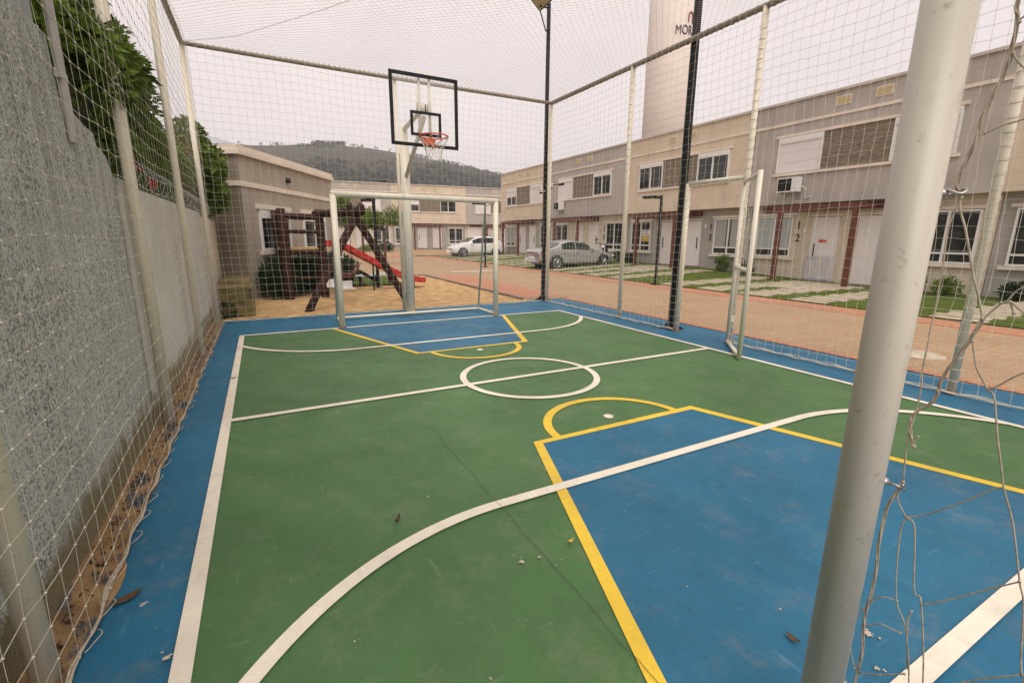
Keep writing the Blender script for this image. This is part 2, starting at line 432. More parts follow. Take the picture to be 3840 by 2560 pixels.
    def build(s, name, mat, parent=None, smooth=False, bevel=0):
        me = bpy.data.meshes.new(name)
        off = root_loc(parent) if parent is not None else Vector((0, 0, 0))
        me.from_pydata([(v[0] - off.x, v[1] - off.y, v[2] - off.z) for v in s.v], [], s.f)
        me.materials.append(mat); me.update()
        if smooth:
            me.polygons.foreach_set('use_smooth', [True] * len(me.polygons))
        o = bpy.data.objects.new(name, me); COL.objects.link(o)
        if parent is not None: o.parent = parent
        if bevel:
            md = o.modifiers.new('Bevel', 'BEVEL'); md.width = bevel; md.segments = 2; md.limit_method = 'ANGLE'
        return o

def thing(name, label, cat, loc=(0, 0, 0), group=None):
    o = bpy.data.objects.new(name, None); COL.objects.link(o); o.location = loc
    o.empty_display_size = .2
    tag(o, label, cat, group); return o
def tag(o, label=None, cat=None, group=None, kind=None):
    if label: o['label'] = label
    if cat: o['category'] = cat
    if group: o['group'] = group
    if kind: o['kind'] = kind
    return o
def struct(o): o['kind'] = 'structure'; return o
def text_mesh(txt, size, depth=.01):
    cu = bpy.data.curves.new('t', 'FONT'); cu.body = txt; cu.size = size; cu.extrude = depth; cu.align_x = 'CENTER'
    o = bpy.data.objects.new('t', cu); COL.objects.link(o)
    dg = bpy.context.evaluated_depsgraph_get()
    me = bpy.data.meshes.new_from_object(o.evaluated_get(dg))
    vs = [tuple(v.co) for v in me.vertices]; fs = [tuple(p.vertices) for p in me.polygons]
    bpy.data.objects.remove(o); bpy.data.curves.remove(cu); bpy.data.meshes.remove(me)
    return vs, fs

# ------------------------------------------------------------------ measures
HAZE = .0008
W, H = 6.2, 4.04            # court width and half length (goal line to half-way line)
XL, XR = -.355, 6.78        # planes of the side nets
YB = 5.55                   # plane of the far net
YN = -5.9                   # near net (behind the photographer)
ZR = 4.72                   # top rails

# ------------------------------------------------------------------ ground
mb = MB(); mb.poly([(-900, -400), (900, -400), (900, 900), (-900, 900)], -.06)
struct(mb.build('ground', M['soil']))
mb = MB(); mb.poly([(6.3, -30), (12.0, -30), (12.0, 60), (6.3, 60)], -.012); mb.poly([(2.6, 14.2), (6.3, 14.2), (6.3, 60), (2.6, 60)], -.012)
struct(mb.build('road', M['paver']))
mb = MB(); mb.poly([(11.95, -30), (12.85, -30), (12.85, 33.5), (11.95, 33.5)], -.006)
mb.poly([(7.58, -30), (7.72, -30), (7.72, 5.9), (7.58, 5.9)], -.006)
mb.poly([(6.42, 6.5), (7.9, 6.05), (8.1, 14.5), (6.42, 14.5)], -.006)
struct(mb.build('road_border', M['orange_paver']))
mb = MB(); mb.box((-.5, YN - .3, -.3), (7.5, 5.95, 0))
struct(mb.build('court_floor', M['blue'], bevel=.01))
mb = MB(); mb.box((7.5, YN, -.2), (7.57, 5.95, .012)); mb.box((-.4, 5.95, -.2), (7.57, 6.0, -.004))
struct(mb.build('court_kerb', M['orange_paver']))
# sand of the playground with a worn, uneven surface
mb = MB(); nx, ny = 46, 60
vs = []; fs = []
for j in range(ny + 1):
    for i in range(nx + 1):
        x = -.5 + i * 6.9 / nx; y = 5.72 + j * 8.6 / ny
        edge = .14 * noise.noise(Vector((x * 1.7, 3, 0))) if j == 0 else 0
        z = .004 + .012 + .02 * noise.noise(Vector((x * 1.8, y * 1.8, 0))) + .012 * noise.noise(Vector((x * 6, y * 6, 2)))
        if j == 0: z = .003
        vs.append((x, y + edge + (.1 if j == 0 else .02 if j == 1 else 0), z))
for j in range(ny):
    for i in range(nx):
        a = j * (nx + 1) + i; fs.append((a, a + 1, a + nx + 2, a + nx + 1))
mb.add(vs, fs); struct(mb.build('sand', M['sand'], smooth=True))
mb = MB(); mb.box((6.3, 5.98, -.1), (6.4, 14.4, .07)); mb.box((3.3, 14.3, -.1), (6.3, 14.4, .07))
tag(mb.build('kerb', M['kerb'], bevel=.01), kind='structure')
# green strip behind the sand
mb = MB(); mb.poly([(1.2, 10.9), (4.6, 11.0), (4.7, 13.9), (3.1, 14.25), (1.0, 10.6)], .06)
struct(mb.build('playground_lawn', M['grass']))
# dirt strip along the boundary wall
mb = MB(); vs = []; fs = []; n = 160
for i in range(n + 1):
    y = YN + i * (5.9 - YN) / n
    w = .17 + .05 * noise.noise(Vector((0, y * 2.2, 1))) + .02 * noise.noise(Vector((0, y * 9, 4)))
    vs += [(-.53, y, .02), (-.45, y, .018), (-.515 + w, y, .004)]
for i in range(n):
    for k in range(2): fs.append((i * 3 + k, i * 3 + k + 1, i * 3 + k + 4, i * 3 + k + 3))
mb.add(vs, fs); struct(mb.build('dirt_strip', M['dirt'], smooth=True))

# lawns rising gently to the houses
def zb(y):
    pts = [(-30, -.02), (3.5, 0.0), (5, .03), (8, .14), (11, .24), (16, .3), (60, .34)]
    for (a, za), (b_, zb_) in zip(pts, pts[1:]):
        if y <= b_: return za + (zb_ - za) * (y - a) / (b_ - a)
    return .34
XF = 18.7
mb = MB(); ys = [-14 + i * .5 for i in range(92)]
vs = []; fs = []
for y in ys:
    for k in range(6):
        x = 12.85 + k * 6.5 / 5; vs.append((x, y, .012 + (zb(y)) * k / 5 + .012 * noise.noise(Vector((x, y, 0)))))
for i in range(len(ys) - 1):
    for k in range(5): a = i * 6 + k; fs.append((a, a + 1, a + 7, a + 6))
mb.add(vs, fs); struct(mb.build('lawn', M['grass'], smooth=True))
def lawn_z(x, y): return .012 + zb(y) * max(0, x - 12.85) / 6.5
# stepping slabs of the driveways
mb = MB()
rnd = random.Random(3)
for c in (-2.9, 4.85, 12.55, 20.35, 27.9):
    for s_ in (-1, 1):
        for lane in (.75, 2.35):
            y0 = c + s_ * lane
            for k in range(13):
                x0 = 12.95 + k * .42 + rnd.uniform(-.03, .03)
                yy = y0 + .1 * (k % 2)
                z = lawn_z(x0, yy) + .02
                mb.box((x0, yy - .45, z - .05), (x0 + .27, yy + .45, z))
    for k in range(6):
        x0 = 15.6 + k * .5; z = lawn_z(x0, c) + .025
        mb.box((x0, c - .5, z - .06), (x0 + .34, c + .5, z))
struct(mb.build('paver_path', M['slab']))
# rising ground before the far row
mb = MB(); vs = []; fs = []
for i in range(30):
    x = 2 + i * 1.0
    for k in range(4): vs.append((x, 36.0 + k * 2.9, -.008 + .42 * k / 3))
for i in range(29):
    for k in range(3): a = i * 4 + k; fs.append((a, a + 4, a + 5, a + 1))
mb.add(vs, fs); struct(mb.build('forecourt', M['paver']))
mb = MB(); mb.poly([(4.5, 33.2), (12, 33.2), (12, 36.1), (4.5, 36.1)], -.004); struct(mb.build('road_strip', M['orange_paver']))

# ------------------------------------------------------------------ court paint
def band_poly(mb, pts, w, z, closed=False):
    n = len(pts); L = []; Rr = []
    for i, p in enumerate(pts):
        a = pts[max(i - 1, 0)]; b_ = pts[min(i + 1, n - 1)]
        d = Vector((b_[0] - a[0], b_[1] - a[1])).normalized(); nn = Vector((-d.y, d.x))
        if 0 < i < n - 1:
            d1 = Vector((p[0] - a[0], p[1] - a[1])).normalized(); k = max(.5, abs(d1.dot(d)))
        else: k = 1
        L.append((p[0] + nn.x * w / 2 / k, p[1] + nn.y * w / 2 / k, z)); Rr.append((p[0] - nn.x * w / 2 / k, p[1] - nn.y * w / 2 / k, z))
    mb.add(L + Rr, [(n + i, n + i + 1, i + 1, i) for i in range(n - 1)])
a_, b_k, k_ = .868, 1.69, 2.404
cx = W / 2
mb = MB(); mb.poly([(0, -H), (W, -H), (W, H), (0, H)], .003)
struct(mb.build('court_green', M['green']))
mb = MB()
for s in (1, -1):
    q = [(cx - b_k, s * H), (cx + b_k, s * H), (cx + a_, s * (H - k_)), (cx - a_, s * (H - k_))]
    if s < 0: q = q[::-1]
    mb.poly(q[::-1], .006)
struct(mb.build('court_key', M['blue2']))
mb = MB(); lw = .072
for s in (1, -1):
    band_poly(mb, [(cx - b_k, s * H), (cx - a_, s * (H - k_)), (cx + a_, s * (H - k_)), (cx + b_k, s * H)], lw, .009)
    arc = [(cx + .67 * math.cos(t), s * (H - k_) - s * .64 * math.sin(t)) for t in [PI * i / 40 for i in range(41)]]
    band_poly(mb, arc, lw * 1.05, .0095)
struct(mb.build('yellow_court_lines', M['yellow_line']))
mb = MB(); lw = .074
band_poly(mb, [(0, -H - .037), (0, H + .037)], lw, .012); band_poly(mb, [(W, -H - .037), (W, H + .037)], lw, .012)
band_poly(mb, [(0, H), (W, H)], lw, .0125); band_poly(mb, [(0, -H), (W, -H)], lw, .0125); band_poly(mb, [(0, 0), (W, 0)], lw, .0125)
band_poly(mb, [(cx + .79 * math.cos(2 * PI * i / 72), .79 * math.sin(2 * PI * i / 72)) for i in range(73)], lw, .013)
for s in (1, -1):
    pts = []
    for i in range(25):
        t = PI - R(28) - (PI / 2 - R(28)) * i / 24; pts.append((1.57 + 1.76 * math.cos(t), s * (H - 1.76 * math.sin(t))))
    for i in range(25):
        t = PI / 2 - (PI / 2 - R(28)) * i / 24; pts.append((4.63 + 1.76 * math.cos(t), s * (H - 1.76 * math.sin(t))))
    band_poly(mb, pts, lw * 1.02, .0135)
    mb.prism([(cx + .045 * math.cos(2 * PI * i / 20), s * 1.45 + .045 * math.sin(2 * PI * i / 20)) for i in range(20)], .006, .0125)
struct(mb.build('white_court_lines', M['white_line']))
# hairline crack in the slab
mb = MB(); pts = []
for i in range(60):
    y = -.9 - i * 2.85 / 59; pts.append((1.56 + .02 * noise.noise(Vector((0, y * 4, 0))) + .006 * noise.noise(Vector((0, y * 30, 5))), y))
band_poly(mb, pts, .0024, .0152)
struct(mb.build('floor_crack', M['ink']))
# chipped patches of bare concrete
mb = MB(); rnd = random.Random(11)
for (x, y, r) in [(1.43, -2.8, .024), (1.53, -2.81, .015), (1.2, -2.0, .012), (1.55, -2.45, .008), (1.62, -2.88, .007), (1.57, -2.9, .008), (2.04, -3.31, .008), (-.06, -2.64, .026),
                  (-.12, -2.45, .006), (1.02, -3.3, .008), (2.5, -3.85, .03), (2.35, -3.95, .02), (2.3, -3.6, .008), (.6, -2.9, .01), (2.2, -2.7, .006), (-.1, 1.4, .01), (5.2, -1.3, .02), (3.4, -3.0, .007), (.9, -.2, .015), (4.9, .6, .015)]:
    for q in range(4):
        n = 17; rq = r * (.62 if q == 0 else rnd.uniform(.12, .3)); xq = x + (0 if q == 0 else rnd.gauss(0, r * .8)); yq = y + (0 if q == 0 else rnd.gauss(0, r * .7))
        mb.poly([(xq + rq * rnd.uniform(.45, 1.25) * math.cos(2 * PI * i / n), yq + rq * rnd.uniform(.4, 1) * math.sin(2 * PI * i / n)) for i in range(n)], .0142 + .0002 * q)
struct(mb.build('paint_chips', M['slab']))

# fallen leaves
def fallen(name, x, y, r, ang, mat, label, curl=.3, z0=.017):
    mb = MB(); n = 8; vs = []
    for i in range(n + 1):
        t = i / n; w = r * .42 * math.sin(PI * min(1, t * .94 + .06)) ** .8
        zc = z0 + r * curl * (4 * (t - .5) ** 2)
        for k in (-1, 0, 1):
            px = (t - .5) * 2 * r; py = k * w; pz = zc + (abs(k) * r * curl * .5)
            vs.append((x + px * math.cos(ang) - py * math.sin(ang), y + px * math.sin(ang) + py * math.cos(ang), pz))
    fs = [(i * 3 + k, i * 3 + k + 1, i * 3 + k + 4, i * 3 + k + 3) for i in range(n) for k in (0, 1)]
    mb.add(vs, fs)
    return tag(mb.build(name, mat, smooth=True), label, 'leaf', 'dead leaves fallen on the court')
fallen('fallen_leaf', .96, -2.18, .03, .9, M['dead_leaf'], 'curled brown leaf on green floor, outside the near white arc', .8)
fallen('fallen_leaf', 1.74, -2.79, .026, .2, M['yellow_leaf'], 'small yellow leaf on green floor beside the yellow key line', .5)
fallen('fallen_leaf', -.27, -2.18, .06, .5, M['dead_leaf'], 'long dark brown leaf on the blue edge by the left net', .2, .006)
fallen('fallen_leaf', -.005, 1.4, .03, 0, M['dead_leaf'], 'small dark leaf lying on the white left sideline', .4)
fallen('fallen_leaf', 2.19, -3.72, .03, 1.5, M['dead_leaf'], 'thin dark leaf on blue paint near the big goal post', .3)
rnd = random.Random(5); mb = MB()
for i in range(420):
    y = rnd.uniform(-3.6, 5.4); x = -.5 + abs(rnd.gauss(0, .06)) + .02; r = rnd.uniform(.006, .018)
    a = rnd.uniform(0, 6.28); mb.tube([(x, y, .02), (x + r * math.cos(a) * 1.6, y + r * math.sin(a) * 1.6, .03 + rnd.uniform(0, .01))], [r * .5, .001], 4)
tag(mb.build('leaf_litter', M['dead_leaf']), 'brown leaf litter along the foot of the boundary wall', 'litter', kind='stuff')

# ------------------------------------------------------------------ nets and fences
def net_plane(mb, fn, nu, nv, r, n=3, knots=0.0, jit=.006, seed=1, knot_u=None, rv=None):
    """fn(u,v) -> point ; u,v integers of the mesh"""
    rd = random.Random(seed); G = []
    for i in range(nu + 1):
        row = []
        for j in range(nv + 1):
            p = Vector(fn(i, j)); p += Vector((rd.gauss(0, jit * .5), rd.gauss(0, jit), rd.gauss(0, jit))); row.append(p)
        G.append(row)
    for i in range(nu + 1):
        for j in range(nv + 1):
            if i < nu: mb.seg(G[i][j], G[i + 1][j], r, n)
            if j < nv: mb.seg(G[i][j], G[i][j + 1], rv or r, n)
            if knots and (knot_u is None or knot_u(G[i][j])): mb.knot(G[i][j], knots)
    return G
def pole_tube(name, x, y, z1, r, parent, mat=None, z0=-.02, n=14):
    mb = MB(); mb.tube([(x, y, z0), (x, y, z1)], r, n)
    o = mb.build(name, mat or M['pole'], parent, smooth=True); return o
def flange(parent, x, y, r=.075):
    m = MB(); m.prism([(x + r * math.cos(2 * PI * i / 16), y + r * math.sin(2 * PI * i / 16)) for i in range(16)], .0, .014)
    for k in range(4): a = PI / 4 + k * PI / 2; m.tube([(x + r * .78 * math.cos(a), y + r * .78 * math.sin(a), .012), (x + r * .78 * math.cos(a), y + r * .78 * math.sin(a), .03)], .008, 6)
    return m.build('flange', M['rust'], parent)
def wrap(mb, x, y, z0, z1, r, step=.13, rad=.0025):
    n = int((z1 - z0) / step); pts = []
    for i in range(n):
        for k in range(10):     # one tight turn, then a short rise to the next
            a = 2 * PI * k / 10; rise = 0 if k < 8 else step * (k - 7) / 3
            pts.append((x + (r + rad) * math.cos(a), y + (r + rad) * math.sin(a), z0 + i * step + rise + .008 * math.sin(a + i)))
    mb.tube(pts, rad, 4)

# left fence
FL = thing('net_fence', 'tall white net fence with round poles along the grey wall on the left', 'fence', (XL, 0, 0), 'net fence sides of the court')
for y in (5.57, 2.72, .14, -2.57, -5.4):
    p = pole_tube('pole', -.425, y, ZR, .042, FL); flange(p, -.425, y, .06)
mb = MB(); mb.tube([(-.425, YN, ZR), (-.425, 5.57, ZR)], .035, 10); mb.build('top_rail', M['rail'], FL, smooth=True)
mb = MB(); nu = int((5.5 - YN) / .135); nv = 36
def fL(i, j):
    y = YN + i * (5.5 - YN) / nu; z = .03 + j * (ZR - .03) / nv
    sag = .012 * math.sin(y * 2.1 + z * .8) + .02 * noise.noise(Vector((y * .9, z * .9, 0)))
    return (XL + sag, y + .03 * noise.noise(Vector((y * .5, z * 1.1, 3))), z + .035 * noise.noise(Vector((y * .8, z * .6, 7))) * (1 if 0 < j < nv else 0))
GL = net_plane(mb, fL, nu, nv, .0017, 3, .0066, .005, 2, rv=.0012)
mb.build('net', M['net'], FL)
mb = MB()
pts = [Vector((XL + .01 + .008 * math.sin(i * 1.3), YN + i * .09, .022 + .01 * abs(math.sin(i * .7)))) for i in range(int((5.5 - YN) / .09))]
mb.tube(pts, .0055, 6); mb.tube([p + Vector((.008 * math.sin(i), 0, .011 + .004 * math.cos(i * 1.7))) for i, p in enumerate(pts)], .004, 5)
i = 0
y = YN + .2
while y < 5.3:
    rr = random.uniform(.03, .05)
    mb.tube([(XL + .01 + rr * math.sin(t) * random.uniform(.8, 1), y + (t / PI) * .13, .014 + .015 * math.sin(t)) for t in [PI * k / 8 for k in range(9)]], .0022, 4)
    y += random.uniform(.16, .3)
mb.build('bottom_rope', M['goal_cord'], FL)

# far fence
def lash_rail(a, b_, rad, parent):
    a = Vector(a); b_ = Vector(b_); L_ = (b_ - a).length; d = (b_ - a).normalized(); u = Vector((0, 0, 1)); w_ = d.cross(u); n = int(L_ / .012)
    m = MB(); m.tube([a + d * (L_ * i / n) + (u * math.cos(i * .82) + w_ * math.sin(i * .82)) * (rad + .004 + .003 * math.sin(i * .37)) for i in range(n + 1)], .0048, 4); m.build('lashing', M['rail'], parent)
lash_rail((-.425, YN, ZR), (-.425, 5.57, ZR), .035, FL)
FB = thing('net_fence', 'far net fence at the playground end behind the small goal', 'fence', (3, YB, 0), 'net fence sides of the court')
pole_tube('pole', 3.12, YB + .07, ZR, .036, FB)
mb = MB(); mb.tube([(-.425, 5.57, ZR), (1.5, 5.575, ZR - .012), (4.5, 5.575, ZR - .012), (6.83, 5.57, ZR)], .035, 10); mb.build('top_rail', M['rail'], FB, smooth=True)
lash_rail((-.425, 5.57, ZR), (6.83, 5.57, ZR), .036, FB)
mb = MB(); nu = int((XR - XL) / .128)
def fB(i, j):
    x = XL + i * (XR - XL) / nu; z = .03 + j * (ZR - .04) / nv
    sag = .02 * noise.noise(Vector((x * .9, z * .9, 10)))
    return (x + .05 * noise.noise(Vector((x * .6, z * .8, 13))), YB - .03 + sag, z + .045 * noise.noise(Vector((x * .8, z * .6, 17))) * (1 if 0 < j < nv else 0))
net_plane(mb, fB, nu, nv, .0021, 3, .005, .006, 3)
mb.build('net', M['net'], FB)
mb = MB(); mb.tube([(XL + i * .1, YB - .02 + .01 * math.sin(i), .03 + .008 * math.sin(i * 2.2)) for i in range(int((XR - XL) / .1))], .009, 5)
mb.build('bottom_rope', M['net'], FB)

# right fence
FR = thing('net_fence', 'tall white net fence on the street side with poles and top rail', 'fence', (XR, 0, 0), 'net fence sides of the court')
for y, z1 in ((5.57, ZR), (2.76, ZR), (1.22, 2.5), (.14, ZR), (-2.6, ZR), (-5.4, ZR)):
    p = pole_tube('pole', 6.84, y, z1, .042, FR); flange(p, 6.84, y)
    m2 = MB(); wrap(m2, 6.84, y, .15, z1 - .05, .043, .13, .003); m2.build('lashing', M['net'], p)
mb = MB(); mb.tube([(6.84, YN, ZR), (6.84, 5.57, ZR)], .042, 10); mb.build('top_rail', M['rail'], FR, smooth=True)
lash_rail((6.84, YN, ZR), (6.84, 5.57, ZR), .042, FR)
mb = MB(); mb.tube([(6.84, 1.22, 2.5), (6.84, .14, 2.5)], .036, 10)
mb.build('gate_header', M['metal_white'], FR, smooth=True)
mb = MB(); nu = int((5.5 - YN) / .122); nv = 38
rd = random.Random(9); G = []
for i in range(nu + 1):
    row = []
    for j in range(nv + 1):
        y = YN + i * (5.5 - YN) / nu; z = .03 + j * (ZR - .04) / nv
        row.append(Vector((XR - .03 + .03 * noise.noise(Vector((y * .9, z * .9, 30))), y + .06 * noise.noise(Vector((y * .6, z * .8, 33))) + rd.gauss(0, .005),
                           z + .05 * noise.noise(Vector((y * .8, z * .6, 37))) * (1 if 0 < j < nv else 0) + rd.gauss(0, .004))))
    G.append(row)
def in_gate(p): return .16 < p.y < 1.2 and p.z < 2.48
for i in range(nu + 1):
    for j in range(nv + 1):
        a = G[i][j]
        if i < nu and not (in_gate(a) and in_gate(G[i + 1][j])): mb.seg(a, G[i + 1][j], .002)
        if j < nv and not (in_gate(a) and in_gate(G[i][j + 1])): mb.seg(a, G[i][j + 1], .0021)
        if not in_gate(a): mb.knot(a, .0062)
mb.build('net', M['net'], FR)
mb = MB()
for y0, y1 in ((YN, .12), (1.25, 5.5)):
    n = int((y1 - y0) / .1)
    mb.tube([(XR - .02 + .012 * math.sin(i * 1.1), y0 + (y1 - y0) * i / n, .03 + .01 * math.sin(i * 1.9)) for i in range(n + 1)], .009, 5)
    mb.tube([(XR + .005 + .012 * math.sin(i * 1.7), y0 + (y1 - y0) * i / n, .04 + .012 * math.sin(i * 1.3)) for i in range(n + 1)], .005, 4)
mb.build('bottom_rope', M['net'], FR)

# roof net, diamond mesh
mb = MB(); rd = random.Random(4)
dx = .058; x0, x1, y0, y1 = -.42, 6.84, YN, 5.57
def zr(x, y):
    u = (x - x0) / (x1 - x0); v = (y - y0) / (y1 - y0)
    return ZR + .02 - .22 * math.sin(PI * u) * min(1, 4 * v * (1 - v)) + .02 * noise.noise(Vector((x, y, 5)))
nu = int((x1 - x0) / dx); nvv = int((y1 - y0) / dx)
for i in range(nu + 1):
    for j in range(nvv + 1):
        if (i + j) % 2: continue
        x = x0 + i * dx; y = y0 + j * dx; p = (x, y, zr(x, y))
        for di in (-1, 1):
            x2 = x + di * dx; y2 = y + dx
            if x0 - .01 <= x2 <= x1 + .01 and y2 <= y1 + .01: mb.seg(p, (x2, y2, zr(x2, y2)), .0013)
tag(mb.build('roof_net', M['net_dark']), 'fine diamond net stretched overhead as roof of the court', 'net')
mb = MB(); mb.tube([(-.4, 5.5, ZR), (.41, 4.7, ZR - .04), (1.52, 2.9, ZR - .1), (3.6, -.6, ZR - .1), (6.84, -5.6, ZR)], .003, 5)
tag(mb.build('support_cable', M['net_dark']), 'thin slanting cable under the roof net', 'cable')

# gate standing open into the court
hx, hy = 6.74, .1
gt = thing('court_gate', 'white steel frame gate with netting standing open into the court', 'gate', (hx, hy, 0))
dv = Vector((6.04 - hx, -.62 - hy, 0)); gl = .78; dv.normalize(); gl = 1.0
# width chosen so that the free stile stands on the white sideline
gl = 1.03
mb = MB(); A0 = Vector((hx, hy, 0)); A1 = A0 + dv * gl
mb.tube([A0 + Vector((0, 0, .06)), A0 + Vector((0, 0, 2.42))], .03, 10); mb.tube([A1 + Vector((0, 0, .02)), A1 + Vector((0, 0, 2.45))], .032, 10)
for z in (.05, 1.2, 2.42): mb.tube([A0 + Vector((0, 0, z)), A1 + Vector((0, 0, z))], .028, 10)
mb.build('frame', M['metal_white'], gt, smooth=True)
mb = MB(); nu = 7; nvg = 18
for s_ in (0, 1):
    def fg(i, j, s_=s_):
        p = A0 + dv * (gl * i / nu) + Vector((0, 0, .06 + 2.34 * j / nvg)); w = .015 * noise.noise(Vector((i * .9, j * .7, s_)))
        return (p.x + w, p.y + w, p.z)
    if s_ == 0: net_plane(mb, fg, nu, nvg, .0024, 3, .006, .008, 8)
mb2 = MB(); mb.build('net', M['net'], gt)
mb = MB()
for z in (.4, 1.2, 2.1): mb.cbox((hx + .03, hy - .01, z), (.07, .05, .09))
mb.each('hinge', M['metal_white'], gt)

# ------------------------------------------------------------------ black lamp masts at the court
def base_plate(mb, x, y, s=.17):
    mb.box((x - s, y - s, 0), (x + s, y + s, .015))
    for i in range(4):
        a = PI / 4 + i * PI / 2
        mb.add([(x, y, .02), (x + s * math.cos(a), y + s * math.sin(a), .016), (x, y, .2), (x + .004, y + .004, .2)], [(0, 1, 2), (0, 3, 1)])
        mb.tube([(x + s * .72 * (1 if i in (0, 3) else -1), y + s * .72 * (1 if i < 2 else -1), .015), (x + s * .72 * (1 if i in (0, 3) else -1), y + s * .72 * (1 if i < 2 else -1), .045)], .014, 6)
def mast(x, y, ztop, r0, r1, label, lamp):
    t = thing('floodlight_mast', label, 'mast', (x, y, 0), 'black floodlight masts at the court')
    mb = MB(); base_plate(mb, x, y, .15); mb.tube([(x, y, .01), (x, y, .12), (x, y, ztop)], [r0 * 1.5, r0, r1], 12)
    mb.build('pole', M['black_metal'], t, smooth=False)
    if lamp:
        br = MB(); zb_ = 6.3
        br.tube([(x, y, zb_), (x - .16, y - .12, zb_ - .02)], .018, 8); br.tube([(x - .13, y - .1, zb_ - .04), (x - .3, y - .1, zb_ + .36)], .014, 8)
        br.tube([(x, y, zb_ + .5), (x - .3, y - .1, zb_ + .45)], .02, 8)
        br.build('bracket', M['black_metal'], t, smooth=True)
        f = MB(); Mx = Matrix.Rotation(R(-52), 3, 'Y') @ Matrix.Rotation(R(18), 3, 'Z')
        f.obox((x - .36, y - .16, zb_ + .62), (.09, .42, .5), Mx)
        fo = f.build('floodlight', M['black_metal'], t, bevel=.01)
        g = MB(); nrm = Mx @ Vector((-1, 0, 0)); g.obox(Vector((x - .36, y - .16, zb_ + .62)) + nrm * .048, (.008, .36, .44), Mx)
        g.build('lens', M['vent'], fo)
    return t
mast(6.86, 5.8, 6.9, .055, .045, 'black floodlight mast at the far right corner of the court', True)
mast(6.93, 1.42, 7.4, .075, .06, 'black mast beside the gate opening, nearer and without visible lamp', False)

def sec_cam(x, y, z, d, label):
    t = thing('security_camera', label, 'camera', (x, y, z), 'security cameras on the corner mast')
    d = Vector(d).normalized()
    mb = MB(); mb.tube([(x, y, z), Vector((x, y, z)) + d * .1], .012, 8); mb.build('arm', M['white_plastic'], t, smooth=True)
    c = Vector((x, y, z)) + d * .13
    mb = MB(); mb.sphere(c, .055, 14, 10); mb.tube([c + Vector((0, 0, .02)), c + Vector((0, 0, .06))], .055, 14); mb.build('housing', M['white_plastic'], t, smooth=True)
    mb = MB(); mb.sphere(c - Vector((0, 0, .025)), .046, 14, 10); mb.build('dome', M['car_glass'], t, smooth=True)
sec_cam(6.86, 5.76, 2.86, (1, -.9, .05), 'white camera with dark dome on the right side of the corner mast')
sec_cam(6.86, 5.76, 2.74, (-1, .2, .02), 'white camera with dome on the left side of the corner mast')
t = thing('security_camera', 'small black bullet camera beside the dome on the corner mast', 'camera', (6.9, 5.7, 2.9), 'security cameras on the corner mast')
mb = MB(); mb.tube([(7.06, 5.5, 2.88), (7.16, 5.4, 2.9)], .03, 10); mb.build('body', M['black_metal'], t, smooth=True)
mb = MB(); mb.tube([(6.9, 5.75, 2.9), (7.1, 5.45, 2.88)], .01, 6); mb.build('arm', M['black_metal'], t)

# ------------------------------------------------------------------ basketball hoop
by = 5.1
bk = thing('basketball_hoop', 'white pole basketball hoop with clear black framed backboard behind the far goal', 'hoop', (3.12, by, 0))
mb = MB(); mb.tube([(3.12, by, 0), (3.12, by, 3.72)], .088, 18); mb.cbox((3.12, by, .008), (.34, .34, .016)); mb.build('pole', M['post'], bk, smooth=False).data.polygons.foreach_set('use_smooth', [True] * (18 + 2) + [False] * 6)
mb = MB(); mb.tube([(3.12, by, 3.66), (3.12, 3.74, 3.78)], .045, 12); mb.tube([(3.12, by - .06, 2.78), (3.12, 3.78, 3.62)], .04, 12)
for dx_ in (-.09, .09): mb.tube([(3.1 + dx_, 3.68, 3.22), (3.1 + dx_, 3.68, 4.3)], .026, 8)
mb.cbox((3.1, 3.72, 3.75), (.26, .03, .14)); mb.build('arm', M['post'], bk, smooth=True)
bx0, bx1, bz0, bz1, byy = 2.5, 3.68, 3.11, 4.24, 3.62
mb = MB(); mb.box((bx0 + .02, byy, bz0 + .02), (bx1 - .02, byy + .014, bz1 - .02)); bo = mb.build('backboard', M['acrylic'], bk)
def rect_frame(mb, x0, x1, z0, z1, w, ya, yb):
    mb.box((x0, ya, z0), (x1, yb, z0 + w)); mb.box((x0, ya, z1 - w), (x1, yb, z1)); mb.box((x0, ya, z0 + w), (x0 + w, yb, z1 - w)); mb.box((x1 - w, ya, z0 + w), (x1, yb, z1 - w))
mb = MB(); rect_frame(mb, bx0, bx1, bz0, bz1, .052, byy - .012, byy + .02)
mb.build('border', M['black_metal'], bk)
mb = MB(); rect_frame(mb, 2.83, 3.37, 3.28, 3.67, .046, byy - .01, byy - .002); mb.box((3.09, byy - .01, 3.67), (3.105, byy - .002, 3.78)); mb.build('target_square', M['black_metal'], bk)
rz, ry, rr = 3.235, 3.3, .235
mb = MB(); mb.tube([(3.12 + rr * math.cos(2 * PI * i / 28), ry + rr * math.sin(2 * PI * i / 28), rz) for i in range(28)], .011, 8, closed=True)
mb.box((3.02, 3.52, rz - .1), (3.22, 3.61, rz + .012))
for s_ in (-1, 1): mb.tube([(3.12 + s_ * .2, ry + .1, rz), (3.12 + s_ * .05, 3.58, rz - .17)], .008, 6)
for i in range(12):
    a = 2 * PI * i / 12; mb.tube([(3.12 + rr * math.cos(a), ry + rr * math.sin(a), rz - .005), (3.12 + rr * math.cos(a + .12), ry + rr * math.sin(a + .12), rz - .035), (3.12 + rr * math.cos(a + .24), ry + rr * math.sin(a + .24), rz - .005)], .004, 4)
rimo = mb.build('rim', M['orange_rim'], bk, smooth=False)
mb = MB(); prev = None
